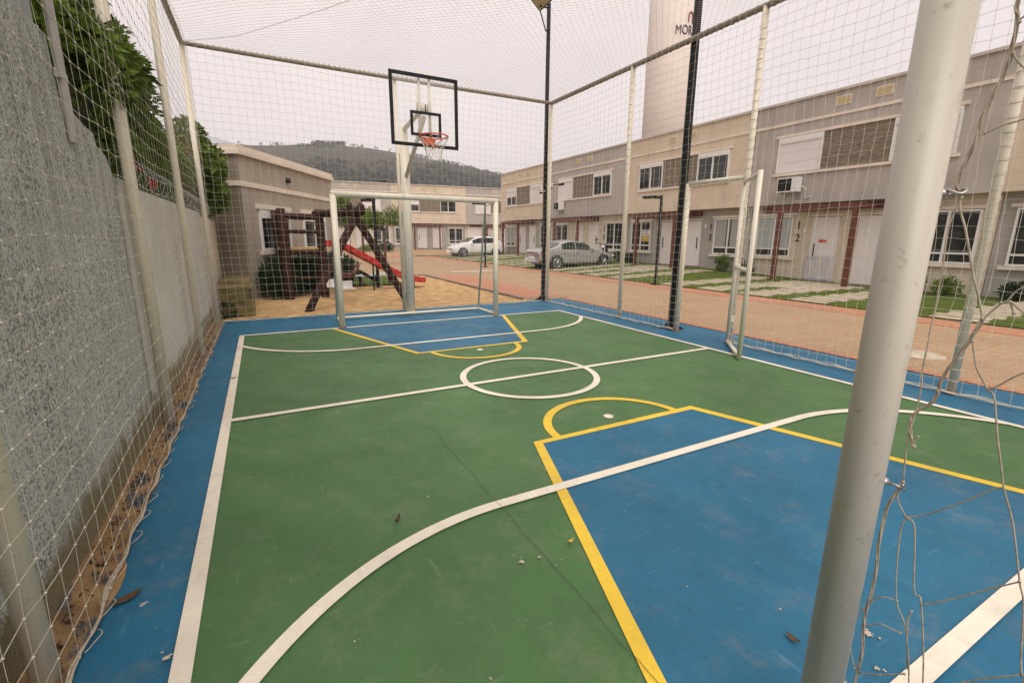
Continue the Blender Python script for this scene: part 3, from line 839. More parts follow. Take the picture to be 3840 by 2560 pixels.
for lv in range(6):
    rr2 = [.235, .2, .165, .14, .125, .13][lv]; z = rz - .03 - lv * .07
    ring = [(3.12 + rr2 * math.cos(2 * PI * (i + .5 * (lv % 2)) / 12), ry + rr2 * math.sin(2 * PI * (i + .5 * (lv % 2)) / 12), z + random.uniform(-.008, .008)) for i in range(12)]
    if prev:
        for i in range(12):
            mb.seg(prev[i], ring[i], .0035, 4); mb.seg(prev[i], ring[(i - 1) % 12 if lv % 2 else (i + 1) % 12], .0035, 4)
    prev = ring
mb.build('hoop_net', M['net'], bk)

# ------------------------------------------------------------------ goals
def goal(x0, x1, y, back, label, name='goal', zt=2.31, rad=.052, pm='post'):
    t = thing(name, label, 'goal', ((x0 + x1) / 2, y, 0), 'white futsal goals')
    for x in (x0, x1):
        mb = MB(); mb.tube([(x, y, -.01), (x, y, zt)], rad, 24); o = mb.build('post', M[pm], t, smooth=True); flange(o, x, y, .07)
    mb = MB(); mb.tube([(x0 - rad * .6, y, zt), (x1 + rad * .6, y, zt)], rad, 20); mb.build('crossbar', M[pm], t, smooth=True)
    return t
gf = goal(1.57, 4.63, 4.06, 1, 'far white goal standing on the far end line before the hoop')
mb = MB(); q = [(1.57, 4.06, .05), (1.6, 4.9, .05), (4.6, 4.9, .05), (4.63, 4.06, .05)]
mb.tube(q, .028, 10); mb.build('base_frame', M['post'], gf, smooth=True)
for x in (1.6, 4.6):
    mb = MB(); xx = 1.57 if x < 3 else 4.63
    mb.tube([(xx, 4.1, 2.28), (x, 4.86, 2.1) if False else (x, 4.5, 2.24), (x, 4.9, .05)] if x > 3 else [(xx, 4.1, 2.28), (x - .02, 4.42, 2.2), (x, 4.9, .05)], .022, 8); mb.build('back_stay', M['post'], gf, smooth=True)

gn = goal(1.81, 4.87, -4.004, -1, 'near white goal whose thick post and slack net fill the right foreground', pm='near_post')
# hooks and slack net of the near goal
mb = MB()
for z in (1.72, .975, .3, 2.2):
    mb = MB(); mb.tube([(1.845, -4.036, z), (1.858, -4.048, z + .002)], .011, 8)
    mb.tube([(1.858 + .012 * math.cos(a) + .004, -4.062 - .02 * math.sin(a), z + .004 + .006 * math.sin(a * 2)) for a in [2 * PI * i / 16 for i in range(16)]] if z > 1 else [(1.858, -4.046, z), (1.866, -4.07, z - .004), (1.872, -4.082, z - .01), (1.87, -4.078, z + .004)], .0034, 6, closed=z > 1)
    mb.build('net_hook', M['chrome'], gn, smooth=True)
CORDS = {
'up':[(-4.13, 2.25),(-4.1, 2.104), (-4.104, 2.069), (-4.104, 2.013), (-4.103, 1.977), (-4.092, 1.933), (-4.08, 1.878), (-4.079, 1.828), (-4.067, 1.779), (-4.061, 1.736), (-4.072, 1.718)],
'up2':[(-4.108, 2.001), (-4.13, 1.967), (-4.2, 1.9)],
'up3':[(-4.108, 2.059), (-4.113, 2.068), (-4.2, 2.12)],
'up4':[(-4.092, 1.846), (-4.12, 1.858), (-4.148, 1.864), (-4.3, 1.9)],
'c1':[(-4.072, 1.715), (-4.061, 1.643), (-4.064, 1.557), (-4.064, 1.498), (-4.066, 1.448), (-4.066, 1.397), (-4.069, 1.357), (-4.069, 1.29), (-4.072, 1.255), (-4.072, 1.186), (-4.069, 1.105), (-4.075, .985)],
'c1b':[(-4.045, 1.712), (-4.038, 1.691)],
'c2':[(-4.072, 1.71), (-4.074, 1.685), (-4.09, 1.643), (-4.107, 1.585), (-4.124, 1.528), (-4.14, 1.487), (-4.157, 1.439)],
'c3':[(-4.157, 1.437), (-4.18, 1.475), (-4.191, 1.486), (-4.209, 1.517), (-4.3, 1.6)],
'c3b':[(-4.181, 1.478), (-4.196, 1.482), (-4.219, 1.463), (-4.3, 1.4)],
'c3c':[(-4.195, 1.482), (-4.205, 1.458)],
'thick':[(-4.157, 1.439), (-4.157, 1.435), (-4.146, 1.393), (-4.131, 1.349), (-4.115, 1.302), (-4.106, 1.267), (-4.106, 1.243), (-4.096, 1.211), (-4.079, 1.191), (-4.07, 1.176), (-4.066, 1.156), (-4.072, 1.123), (-4.084, 1.092)],
'cut':[(-4.084, 1.092), (-4.084, 1.107), (-4.088, 1.12)],
'c4':[(-4.149, 1.384), (-4.165, 1.324), (-4.183, 1.291), (-4.191, 1.277)],
'c5':[(-4.191, 1.275), (-4.207, 1.292), (-4.242, 1.332), (-4.33, 1.4)],
'c6':[(-4.191, 1.277), (-4.203, 1.265), (-4.217, 1.211), (-4.228, 1.17), (-4.243, 1.119), (-4.258, 1.063), (-4.286, 0.984), (-4.318, 0.859), (-4.332, 0.81), (-4.351, 0.681), (-4.36, 0.643)],
'c7':[(-4.075, 0.985), (-4.07, 0.932), (-4.096, 0.892)],
'c8':[(-4.096, 0.892), (-4.133, 0.92), (-4.194, 0.99), (-4.244, 1.054), (-4.258, 1.063)],
'bunch':[(-4.075, 0.985), (-4.052, 0.889), (-4.054, 0.783), (-4.06, 0.676), (-4.055, 0.572), (-4.055, 0.513), (-4.063, 0.407), (-4.059, 0.285), (-4.06, .1)],
'c9':[(-4.099, 0.89), (-4.092, 0.86), (-4.1, 0.76), (-4.116, 0.649), (-4.14, 0.607), (-4.153, 0.57), (-4.178, 0.432), (-4.19, .25)],
'c10':[(-4.101, 0.892), (-4.119, 0.87), (-4.142, 0.724), (-4.152, 0.692), (-4.166, 0.676), (-4.206, 0.452), (-4.22, .2)],
'c11':[(-4.166, 0.676), (-4.199, 0.709), (-4.266, 0.793), (-4.318, 0.859)],
'c12':[(-4.055, 0.572), (-4.065, 0.609), (-4.087, 0.637), (-4.116, 0.649)],
'c13':[(-4.058, 0.514), (-4.09, 0.55), (-4.11, 0.557), (-4.139, 0.564)],
'c14':[(-4.06, 0.351), (-4.105, 0.387), (-4.165, 0.45)],
'c15':[(-4.36, 0.643), (-4.304, 0.575), (-4.251, 0.502)],
'c16':[(-4.047, 0.566), (-4.032, 0.5), (-4.033, 0.417), (-4.053, 0.358)],
'c17':[(-4.151, 0.643), (-4.15, 0.602), (-4.169, 0.472)]}
def smooth_path(pts, sub=4):
    P3 = [Vector(p) for p in pts]; out = []
    for i in range(len(P3) - 1):
        p0 = P3[max(i - 1, 0)]; p1 = P3[i]; p2 = P3[i + 1]; p3 = P3[min(i + 2, len(P3) - 1)]
        for k in range(sub):
            t = k / sub
            out.append(.5 * ((2 * p1) + (-p0 + p2) * t + (2 * p0 - 5 * p1 + 4 * p2 - p3) * t * t + (-p0 + 3 * p1 - 3 * p2 + p3) * t ** 3))
    out.append(P3[-1]); return out
mb = MB(); sd = 0
for k, pts in CORDS.items():
    sd += 1
    r = {'up': .0022, 'thick': .0026, 'bunch': .0024, 'c2': .0024}.get(k, .0019)
    path = [(1.87 + .012 * noise.noise(Vector((p[0] * 6, p[1] * 6, 0))), p[0], p[1]) for p in pts]
    sp = smooth_path(path); mb.tube(sp, r, 6)
    if k in ('up', 'thick', 'bunch'):
        for ph in (0, 2.1, 4.2):
            mb.tube([p + Vector((.0028 * math.cos(i * .5 + ph), .003 * math.sin(i * .5 + ph), 0)) for i, p in enumerate(sp)], r * .7, 5)
    for p in (path[0], path[-1]): mb.sphere(p, r * 1.9, 8, 6)
# rest of the slack net, beyond the picture
rd = random.Random(6)
Gg = [[(1.87 + .05 * rd.random(), -4.36 - i * .16 + rd.gauss(0, .02), .08 + j * .23 + rd.gauss(0, .02)) for j in range(9 - i)] for i in range(5)]
for i in range(5):
    for j in range(9 - i):
        if i < 4 and j < 8 - i: mb.seg(Gg[i][j], Gg[i + 1][j], .0024, 5)
        if j < 8 - i: mb.seg(Gg[i][j], Gg[i][j + 1], .0024, 5)
mb.build('goal_net', M['goal_cord'], gn, smooth=True)
mb = MB(); mb.tube([(1.82, -4.03, .06), (1.86, -4.86, .04), (4.84, -4.86, .04), (4.88, -4.03, .06)], .028, 10); mb.build('base_frame', M['post'], gn, smooth=True)

# ------------------------------------------------------------------ boundary wall at the left
XW = -.52
wl = thing('boundary_wall', 'tall roughcast grey wall along the left of the court with a smooth far section', 'wall', (XW, 0, 0))
prof = [(YN - 1, 2.69), (-.83, 2.69), (-.8, 2.38), (-.62, 2.35), (-.4, 2.3), (-.22, 2.29), (-.19, 2.21), (0, 2.17), (.09, 2.05), (.62, 2.04)]
mb = MB(); n = len(prof)
vs = [(XW, y, z) for y, z in prof] + [(XW, y, -.1) for y, z in prof] + [(XW - .2, y, z) for y, z in prof] + [(XW - .2, y, -.1) for y, z in prof]
fs = []
for i in range(n - 1):
    fs += [(n + i, n + i + 1, i + 1, i), (i, i + 1, 2 * n + i + 1, 2 * n + i), (2 * n + i, 2 * n + i + 1, 3 * n + i + 1, 3 * n + i)]
fs.append((n - 1, 2 * n - 1, 4 * n - 1, 3 * n - 1))
mb.add(vs, fs); mb.build('rough_section', M['roughcast'], wl)
mb = MB(); mb.box((XW - .2, .62, -.1), (XW - .015, 5.9, 2.02)); mb.build('smooth_section', M['smooth_render'], wl)
mb = MB(); mb.box((XW - .16, .15, -.05), (XW + .035, .4, 1.98)); mb.build('pilaster', M['smooth_render'], wl)
mb = MB(); mb.box((XW - .2, 5.9, -.1), (XW + .0, 13.0, 1.95)); mb.build('far_section', M['trim'] if False else M['far_wall'] if 'far_wall' in M else M['beige_low'], wl)
mb = MB(); mb.box((XW - .1, 3.7, -.1), (XW - .005, 3.78, 2.0)); mb.box((XW - .1, 5.86, -.1), (XW - .004, 5.95, 2.0)); mb.each('joint_strip', M['smooth_render'], wl)
mb = MB(); mb.box((XW - .19, YN - 1, 2.69), (XW - .1, -.6, 4.4)); tag(mb.build('metal_panel', M['sheet']), 'grey metal sheet standing on top of the rough wall', 'panel')
mb = MB()
for dy in (0, .05): mb.tube([(XW + .02, -.79 + dy, 2.14), (XW + .02, -.76 + dy, 4.6)], .017, 8)
mb.cbox((XW + .02, -.765, 3.3), (.03, .12, .04)); mb.cbox((XW + .02, -.77, 2.5), (.03, .12, .04))
tag(mb.build('conduit', M['pipe'], smooth=False), 'pair of grey pipes running up the wall beside the metal sheet', 'pipe')
# added near-black panel standing in for the deep shade behind the bush
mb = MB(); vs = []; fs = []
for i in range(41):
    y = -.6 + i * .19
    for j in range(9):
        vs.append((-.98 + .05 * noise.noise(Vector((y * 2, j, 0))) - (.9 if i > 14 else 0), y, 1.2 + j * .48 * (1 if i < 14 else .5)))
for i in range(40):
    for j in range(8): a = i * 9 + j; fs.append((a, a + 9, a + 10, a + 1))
mb.add(vs, fs); o = mb.build('painted_shade_panel', M['painted_shade'], smooth=True)
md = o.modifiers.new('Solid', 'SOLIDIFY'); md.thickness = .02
tag(o, 'added black panel standing in for deep shade behind the broken wall top', 'painted_shade')
# razor wire
mb = MB(); pts = []
n = 620
for i in range(n):
    y = .5 + i * 12.0 / n; a = i * .62
    pts.append((XW - .09 + .14 * math.cos(a), y + .05 * math.sin(a * .5), 2.16 + .15 * math.sin(a) + .02 * noise.noise(Vector((0, y * 2, 0)))))
mb.tube(pts, .0032, 4)
for i in range(0, n, 3):
    p = Vector(pts[i]); d = Vector((random.uniform(-1, 1), random.uniform(-1, 1), random.uniform(-1, 1))).normalized() * .014; mb.seg(p - d, p + d, .002)
tag(mb.build('razor_wire', M['wire']), 'coils of razor wire along the top of the smooth wall', 'wire')

# ------------------------------------------------------------------ foliage
def leaf_quads(mb, p, d, up, L, Wd):
    d = d.normalized(); s = d.cross(up)
    if s.length < 1e-4: s = d.orthogonal()
    s.normalize(); nn = s.cross(d)
    a = p; c = p + d * L * .5 + nn * L * .06; e = p + d * L
    n0 = len(mb.v)
    mb.v += [tuple(a), tuple(c + s * Wd * .5 - nn * L * .03), tuple(e - nn * L * .08), tuple(c - s * Wd * .5 - nn * L * .03), tuple(c)]
    mb.f += [(n0, n0 + 1, n0 + 4), (n0 + 1, n0 + 2, n0 + 4), (n0 + 2, n0 + 3, n0 + 4), (n0 + 3, n0, n0 + 4)]
def rvec(rd):
    while True:
        v = Vector((rd.uniform(-1, 1), rd.uniform(-1, 1), rd.uniform(-1, 1)))
        if .1 < v.length < 1: return v
def bush(parent, blobs, count, L, Wd, mat, seed, name='foliage', hollow=.55, droop=-.3):
    rd = random.Random(seed); mb = MB(); tot = sum(b[3] * b[4] * b[5] for b in blobs)
    for (x, y, z, rx, ry_, rz_) in blobs:
        n = int(count * rx * ry_ * rz_ / tot)
        for i in range(n // 3):
            v = rvec(rd); v = v.normalized() * (hollow + (1 - hollow) * rd.random() ** .6) * (1 + .22 * noise.noise(v * 2.3 + Vector((x, y, z)) * 3))
            p = Vector((x + v.x * rx, y + v.y * ry_, z + v.z * rz_))
            d0 = (v + rvec(rd) * .7 + Vector((0, 0, droop)))
            for k in range(3):
                leaf_quads(mb, p + rvec(rd) * L * .5, d0 + rvec(rd) * .6, rvec(rd), L * rd.uniform(.6, 1.2), Wd * rd.uniform(.7, 1.2))
    return mb.build(name, mat, parent)
def stems(parent, lines, mat=None, name='trunk'):
    mb = MB()
    for pts, r in lines: mb.tube(pts, [r * (1 - .5 * i / (len(pts) - 1)) for i in range(len(pts))], 7)
    return mb.build(name, mat or M['bark'], parent, smooth=True)
t = thing('climbing_bush', 'big leafy green bush hanging over the left wall behind the net', 'bush', (-1.2, 2, 0))
bl = [(-.74, -.26, 2.86, .18, .22, .12), (-.7, .05, 3.0, .2, .28, .15), (-.55, .35, 3.0, .2, .34, .17), (-.52, .8, 3.0, .2, .36, .17), (-.56, 1.15, 2.96, .18, .3, .15), (-.72, -.35, 2.5, .08, .14, .08), (-.43, .0, 2.92, .1, .22, .13), (-.44, .08, 2.68, .09, .16, .13), (-.45, .5, 2.85, .1, .3, .15), (-.74, .3, 2.68, .1, .3, .08)]
bush(t, bl, 3600, .095, .042, M['leaf'], 2, hollow=.2)
bl = [
      (-1.0, 2.35, 3.3, .45, .5, .6), (-1.05, 2.8, 3.15, .5, .8, .65), (-1.1, 3.7, 2.9, .45, .8, .6), (-1.15, 1.9, 4.3, .45, .8, .75), (-1.2, 3.2, 3.7, .4, .7, .45),
      (-1.05, 4.6, 2.75, .45, .8, .5), (-1.0, 5.6, 2.75, .45, .8, .45), (-1.0, 6.4, 2.8, .4, .7, .45), (-.95, 2.4, 2.5, .28, 1.0, .3), (-.95, 4.2, 2.4, .3, 1.3, .3), (-1.0, 1.7, 3.85, .25, .4, .3)]
bush(t, bl, 26000, .1, .042, M['leaf'], 1, hollow=.45)
for st_ in [([(-.9, .1, 0), (-.88, .2, 2.5), (-.86, .3, 4.4)], .05), ([(-.92, .45, 0), (-.88, .4, 2.4), (-.84, .6, 4.5)], .045), ([(-1.3, 2.8, 0), (-1.2, 2.7, 2.2), (-1.1, 2.5, 3.4)], .06), ([(-1.2, 5.4, 0), (-1.1, 5.4, 2.6)], .05)]: stems(t, [st_])
def flowers(parent, pts, mat, name='flower', r=.045, seed=3):
    rd = random.Random(seed)
    for p in pts:
        mb = MB()
        for k in range(14):
            d = rvec(rd) + Vector((.3, -.3, -.2)); leaf_quads(mb, Vector(p) + rvec(rd) * r * .5, d, rvec(rd), r * 1.4, r * .8)
        mb.build(name, mat, parent)
flowers(t, [(-.6, 1.2, 2.28), (-.58, 1.32, 2.24), (-.6, 2.15, 2.2), (-.6, 2.25, 2.17)], M['flower'], r=.045)
flowers(t, [(-.6, 1.9, 2.95)], M['flower_pink'], seed=8)
t = thing('reddish_bush', 'brownish green shrub over the wall between the last two left poles', 'bush', (-1, 8, 0))
bush(t, [(-.95, 5.3, 2.6, .3, .7, .5), (-.9, 7.3, 2.75, .35, .9, .75), (-.95, 8.3, 3.1, .35, .6, .7)], 7000, .09, .05, M['leaf_red'], 5)
stems(t, [([(-1, 7.5, 0), (-.95, 7.4, 2.4)], .04)])
t = thing('corner_bush', 'bright green bush spilling over the wall beside the low taupe building', 'bush', (-.6, 8, 0))
bush(t, [(-.52, 8.0, 3.1, .4, .7, .5), (-.5, 8.1, 2.5, .38, .7, .4), (-.75, 8.2, 3.7, .32, .5, .33), (-.6, 9.4, 2.7, .35, .6, .5)], 9000, .1, .055, M['leaf'], 6)
stems(t, [([(-.75, 8.2, 0), (-.7, 8.2, 2.3), (-.6, 8.1, 3.6)], .05)])
t = thing('wall_weed', 'small dark weed tuft at the foot of the wall in the far left corner', 'weed', (-.25, 6.1, 0))
bush(t, [(-.3, 6.15, .12, .13, .16, .2)], 380, .14, .03, M['leaf_dark'], 12, hollow=.1, droop=.4)

# ------------------------------------------------------------------ townhouses
def facade(O, A, N):
    O = Vector(O); A = Vector(A).normalized(); N = Vector(N).normalized()
    return lambda s, t, z: tuple(O + A * s + N * t + Vector((0, 0, z)))
def window(T, parent, s0, s1, z0, z1, mode, t=0.0, low=False, trim=True, frame_mat=None):
    """frame > pane, shutter ; recessed plane at t"""
    f = MB(T); w = .055
    def fr(a, b_, c, d, ww, ta, tb):
        f.box((a, ta, c), (b_, tb, c + ww)); f.box((a, ta, d - ww), (b_, tb, d)); f.box((a, ta, c + ww), (a + ww, tb, d - ww)); f.box((b_ - ww, ta, c + ww), (b_, tb, d - ww))
    zl = z0 + (.28 if low else 0)
    fr(s0, s1, z0, z1, w, t - .03, t + .035)
    zt = z1 - w - (.16 if not low else 0)
    if low: f.box((s0 + w, t - .02, zl), (s1 - w, t + .03, zl + .06))
    if not low: f.box((s0 + w, t - .02, zt), (s1 - w, t + .045, z1 - w))
    mid = (s0 + s1) / 2
    if mode != 'closed': f.box((mid - .035, t - .02, z0 + w), (mid + .035, t + .028, zt if not low else z1 - w))
    o = f.build('window', M['white_frame'], parent)
    g = MB(T); g.box((s0 + w, t - .05, z0 + w), (s1 - w, t - .012, z1 - w)); g.build('pane', M['glass'], o)
    if mode in ('closed', 'half'):
        zz = z0 + w if mode == 'closed' else z0 + (z1 - z0) * .5
        g = MB(T); g.box((s0 + w + .002, t - .008, zz), (s1 - w - .002, t + .014, zt - .002)); g.build('shutter', M['shutter'], o)
    if mode in ('blind', 'curtain'):
        g = MB(T)
        if mode == 'blind': g.box((s0 + w + .002, t - .011, zl + .07), (s1 - w - .002, t - .004, z1 - w - .01))
        else:
            g.box((s0 + w + .002, t - .011, zl + .07), (mid - .12, t - .004, z1 - w - .01)); g.box((mid + .12, t - .011, zl + .07), (s1 - w - .002, t - .004, z1 - w - .01))
        g.build('blind' if mode == 'blind' else 'curtain', M[mode], o)
    if mode == 'poster':
        g = MB(T); g.box((mid + .06, t - .011, z0 + .52), (s1 - w - .06, t - .004, z1 - .42)); po = g.build('poster', M['yellow_sign'], o)
        g = MB(T); g.box((mid + .07, t - .004, z0 + .86), (s1 - w - .07, t - .001, z1 - .43)); g.build('poster_top', M['paper'], po)
        g = MB(T)
        for q in range(3): g.box((mid + .12, t - .001, z0 + .92 + q * .1), (s1 - w - .14 - .05 * (q % 2), t + .002, z0 + .955 + q * .1))
        g.build('poster_print', M['ink'], po)
    return o
def houseblock(T, label, upper, lower, base, wins, lows, number=None, roofz=6.72, dets=True, depth=8.0, half=3.87, group='two storey townhouse blocks', slabz=2.93, decos=None):
    o0 = T(0, 0, base)
    th = thing('townhouse', label, 'house', o0, group)
    h = half
    m = MB(T); m.box((-h, -depth, slabz), (h, 0, roofz - .08)); m.build('upper_wall', M[upper], th)
    m = MB(T); m.box((-h, -depth, -.3), (h, -.4, slabz)); m.build('lower_wall', M[lower], th)
    m = MB(T); m.box((-h, -depth, roofz - .09), (h, .06, roofz)); m.build('cornice', M['cap'], th)
    m = MB(T); m.box((-h, 0, 5.84), (h, .035, 5.94)); m.build('moulding', M['trim'], th)
    # surrounds of the upper window group
    m = MB(T); m.box((-2.85, 0, 5.4), (2.85, .07, 5.49)); m.build('lintel', M['trim'], th); m = MB(T); m.box((-2.85, 0, 4.0), (2.85, .07, 4.09)); m.build('sill', M['trim'], th)
    m = MB(T); m.box((-1.07, 0, 4.09), (1.07, .025, 5.4)); m.build('stone_panel', M['stone'], th)
    window(T, th, -2.75, -1.08, 4.1, 5.39, wins[0], .03); window(T, th, 1.08, 2.75, 4.1, 5.39, wins[1], .03)
    for s in (-.6, .62):
        m = MB(T); m.box((s - .24, 0, 6.16), (s + .24, .02, 6.46)); v = m.build('vent', M['trim'], th)
        m = MB(T); m.box((s - .2, .02, 6.195), (s + .2, .026, 6.425)); m.build('grille', M['vent'], v)
    t = -.4
    for sg, md in ((-1, lows[0]), (1, lows[1])):
        a, b_ = sorted((sg * 2.02, sg * 3.52))
        m = MB(T); m.box((a - .14, t, 2.52), (b_ + .14, t + .06, 2.62)); m.build('lintel', M['trim'], th); m = MB(T); m.box((a - .14, t, .8), (b_ + .14, t + .1, .9)); m.build('sill', M['trim'], th)
        window(T, th, a, b_, .91, 2.5, md, t + .03, low=True)
        a, b_ = sorted((sg * .32, sg * 1.26))
        m = MB(T); m.box((a, t, base + .02), (b_, t + .04, 2.42)); d = m.build('door', M['door'], th)
        m = MB(T); hs = sg * 1.1; m.box((hs - .015, t + .04, base + .85), (hs + .015, t + .075, base + 1.4)); m.build('handle', M['black_metal'], d)
        m = MB(T); m.box((a - .08, t, 2.45), (b_ + .08, t + .05, 2.52)); m.build('lintel', M['trim'], th)
        m = MB(T); m.box((a - .1, t, -.2), (b_ + .1, t + .35, base + .03)); m.build('doorstep', M['kerb'], th)
        m = MB(T); m.cbox((sg * 1.52, t + .03, base + 1.9), (.09, .06, .16)); m.build('wall_light', M['white_plastic'], th)
    if number:
        for sg, digs in number:
            for q, dg in enumerate(digs):
                vs, fs = text_mesh(dg, .42, .012)
                m = MB(T); m.add([(sg * 1.8 + x, t + .014 + z, 2.0 - q * .48 + y) for x, y, z in vs], fs); m.build('house_number', M['ink'], th)
    return th
def pergola(T, label, base, lo=-3.3, hi=1.25):
    th = thing('pergola', label, 'pergola', T(-1, .6, base), 'red brown timber pergolas before the doors')
    for s in (-1.78, .78):
        m = MB(T); m.box((s - .07, .82, base - .1), (s + .07, .96, 2.62)); m.build('post', M['pergola'], th)
    for tt in (.83,):
        m = MB(T); m.box((-2.1, tt, 2.62), (1.05, tt + .12, 2.8)); m.build('beam', M['pergola'], th)
    m = MB(T); m.box((lo, -.395, 2.66), (hi, -.28, 2.86)); m.build('beam', M['pergola'], th)
    m = MB(T)
    for k in range(6): s = -1.85 + k * .54; m.box((s - .04, -.28, 2.66), (s + .04, .83, 2.78))
    m.each('rafter', M['pergola'], th)
    return th
def aircon(T, s, z, label, t0=0):
    th = thing('air_conditioner', label, 'air conditioner', T(s, 0, z), 'air conditioner units under upper windows')
    m = MB(T); m.box((s - .38, t0 + .12, z), (s + .38, t0 + .42, z + .52)); b_ = m.build('casing', M['white_plastic'], th)
    m = MB(T); m.box((s - .36, t0 + .42, z + .04), (s + .16, t0 + .428, z + .48)); m.build('grille', M['black_metal'], th)
    m = MB(T)
    for q in (-.28, .28): m.box((s + q - .02, t0, z - .04), (s + q + .02, t0 + .42, z)); m.box((s + q - .02, t0, z - .25), (s + q + .02, t0 + .03, z - .04))
    m.each('bracket', M['wire'], th)
    m = MB(T); m.tube([(s + .42, t0 + .2, z + .2), (s + .55, t0 + .1, z + .1), (s + .5, t0 + .03, z - .25), (s + .7, t0 + .02, z - .2)], .02, 6); m.build('hose', M['white_plastic'], th)

blocks = [  # centre y, upper, lower, windows(image left,right), low windows, numbers
    (4.85, 'taupe', 'beige_low', ('closed', 'closed'), ('blind', 'open'), [(-1, '12')], 'taupe upper townhouse block above beige ground floor numbered 12 behind the goal post'),
    (12.55, 'beige', 'taupe_low', ('open', 'open'), ('poster', 'curtain'), [(1, '13')], 'beige upper townhouse block above taupe ground floor numbered 13, behind the gate'),
    (20.35, 'taupe', 'beige_low', ('closed', 'open'), ('open', 'open'), [(1, '15')], 'taupe upper townhouse block above beige ground floor numbered 15, behind the silver car'),
    (28.0, 'beige', 'taupe_low', ('half', 'closed'), ('curtain', 'open'), None, 'beige upper townhouse block at the far end of the right row'),
    (-2.9, 'beige', 'taupe_low', ('closed', 'open'), ('open', 'open'), None, 'beige upper townhouse block at the right edge behind the net pole')]
for c, up, lo, wi, lw_, num, lab in blocks:
    T = facade((XF, c, 0), (0, -1, 0), (-1, 0, 0)); bz = zb(c) + .02
    houseblock(T, lab, up, lo, bz, wi, lw_, num, half=3.865)
    cc = {4.85: 'with two posts before doors of number 12', 12.55: 'before the doors beside number 13 behind the black mast', 20.35: 'behind the silver car', 28.0: 'at the far end of the right row', -2.9: 'at the right edge, mostly outside the picture'}[c]
    if c != -2.9: pergola(T, 'red brown timber pergola ' + cc, bz)
T = facade((XF, 4.85, 0), (0, -1, 0), (-1, 0, 0)); aircon(T, -1.98, 3.36, 'white air conditioner under the shuttered window of the nearest taupe block')
T = facade((XF, 20.35, 0), (0, -1, 0), (-1, 0, 0)); aircon(T, -2.3, 3.42, 'white air conditioner under the window right of the corner mast')
# baby gate and small red notice at door 12
T = facade((XF, 4.85, 0), (0, -1, 0), (-1, 0, 0)); t0 = -.34
g = thing('safety_gate', 'low white and pale blue safety gate across the left door of number 12', 'gate', T(-.8, -.3, .05))
m = MB(T)
for s in (-1.26, -.98, -.58, -.32): m.box((s - .014, -.3, .1), (s + .014, -.27, .98))
for z in (.12, .96): m.box((-1.3, -.3, z), (-.28, -.27, z + .03))
m.build('frame', M['gate_blue'], g)
m = MB(T)
for k in range(11): s = -1.2 + k * .08; m.box((s - .006, -.292, .14), (s + .006, -.28, .95))
m.build('bars', M['white_plastic'], g)
m = MB(T); m.box((-.95, -.36, 1.5), (-.68, -.35, 1.6)); o = m.build('door_notice', M['red_sign']); tag(o, 'small red notice on the white left door of number 12', 'notice')
# water pipe joint: drip marks are in the plaster

# far row
Ar = Vector((.9932, -.1164, 0)); Nr = Vector((-.1164, -.9932, 0)); O0 = Vector((6.55, 44.0, 0))
hw = 3.82
far = [(hw * 1 - 1.9, 'taupe', 'beige_low', ('closed', 'closed'), ('open', 'open'), 'taupe upper block of the far row, at its left end behind the far goal'),
       (hw * 3 - 1.9, 'beige', 'taupe_low', ('half', 'open'), ('open', 'open'), 'beige upper block in the middle of the far row behind the far goal'),
       (hw * 5 - 1.9, 'taupe', 'beige_low', ('closed', 'closed'), ('closed', 'open'), 'taupe upper block at the right end of the far row above the white car')]
for s, up, lo, wi, lw_, lab in far:
    O = O0 + Ar * s; T = facade(O, Ar, Nr); houseblock(T, lab, up, lo, .42, wi, lw_, None, half=hw - .004, group='two storey townhouse blocks')
    pergola(T, 'red brown timber pergola ' + ('at the left end of the far row' if s < 5 else 'at the middle block of the far row' if s < 12 else 'at the right end of the far row'), .42)
# chimney-like vent on far roof
mb = MB(); p = O0 + Ar * 5.2 - Nr * .8; mb.cbox((p.x, p.y, 6.84), (.3, .3, .26)); mb.cbox((p.x - .35, p.y, 6.8), (.18, .18, .18)); mb.cbox((p.x, p.y, 6.99), (.4, .4, .04))
tag(mb.build('roof_vent', M['black_metal']), 'small dark roof vent on the left block of the far row', 'vent')

# ------------------------------------------------------------------ low building at the left, turned to the court
ang = R(30); Ad = Vector((math.sin(ang), math.cos(ang), 0)); Nd = Vector((math.cos(ang), -math.sin(ang), 0))
T = facade((.12, 8.86, 0), Ad, Nd)
lb = thing('low_building', 'single storey taupe building with cream bands beyond the left corner', 'house', (.12, 8.86, 0))
LB = 5.35
m = MB(T); m.box((0, -6, -.1), (LB, 0, 3.5)); m.build('wall', M['house_side'], lb)
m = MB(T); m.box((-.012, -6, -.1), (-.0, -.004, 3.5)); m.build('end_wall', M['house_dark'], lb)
m = MB(T); m.box((-.09, -6, 3.5), (LB + .06, .09, 3.6)); m.box((-.05, -6, 3.6), (LB + .03, .05, 3.72)); m.build('cornice', M['trim'], lb)
m = MB(T); m.box((-.04, -6, 2.78), (LB + .02, .035, 2.9)); m.build('moulding', M['trim'], lb)
m = MB(T)
a = [(-.1, .1), (LB + .05, .1), (LB - .3, -3), (-.1, -3)]
m.add([(-.05, .05, 3.722), (LB + .03, .05, 3.722), (LB + .03, -6, 3.722), (-.05, -6, 3.722), (1.4, -2.2, 4.35), (LB - 1.4, -2.2, 4.35)], [(0, 1, 5, 4), (1, 2, 5), (2, 3, 4, 5), (3, 0, 4)]); m.build('roof', M['sheet'], lb)
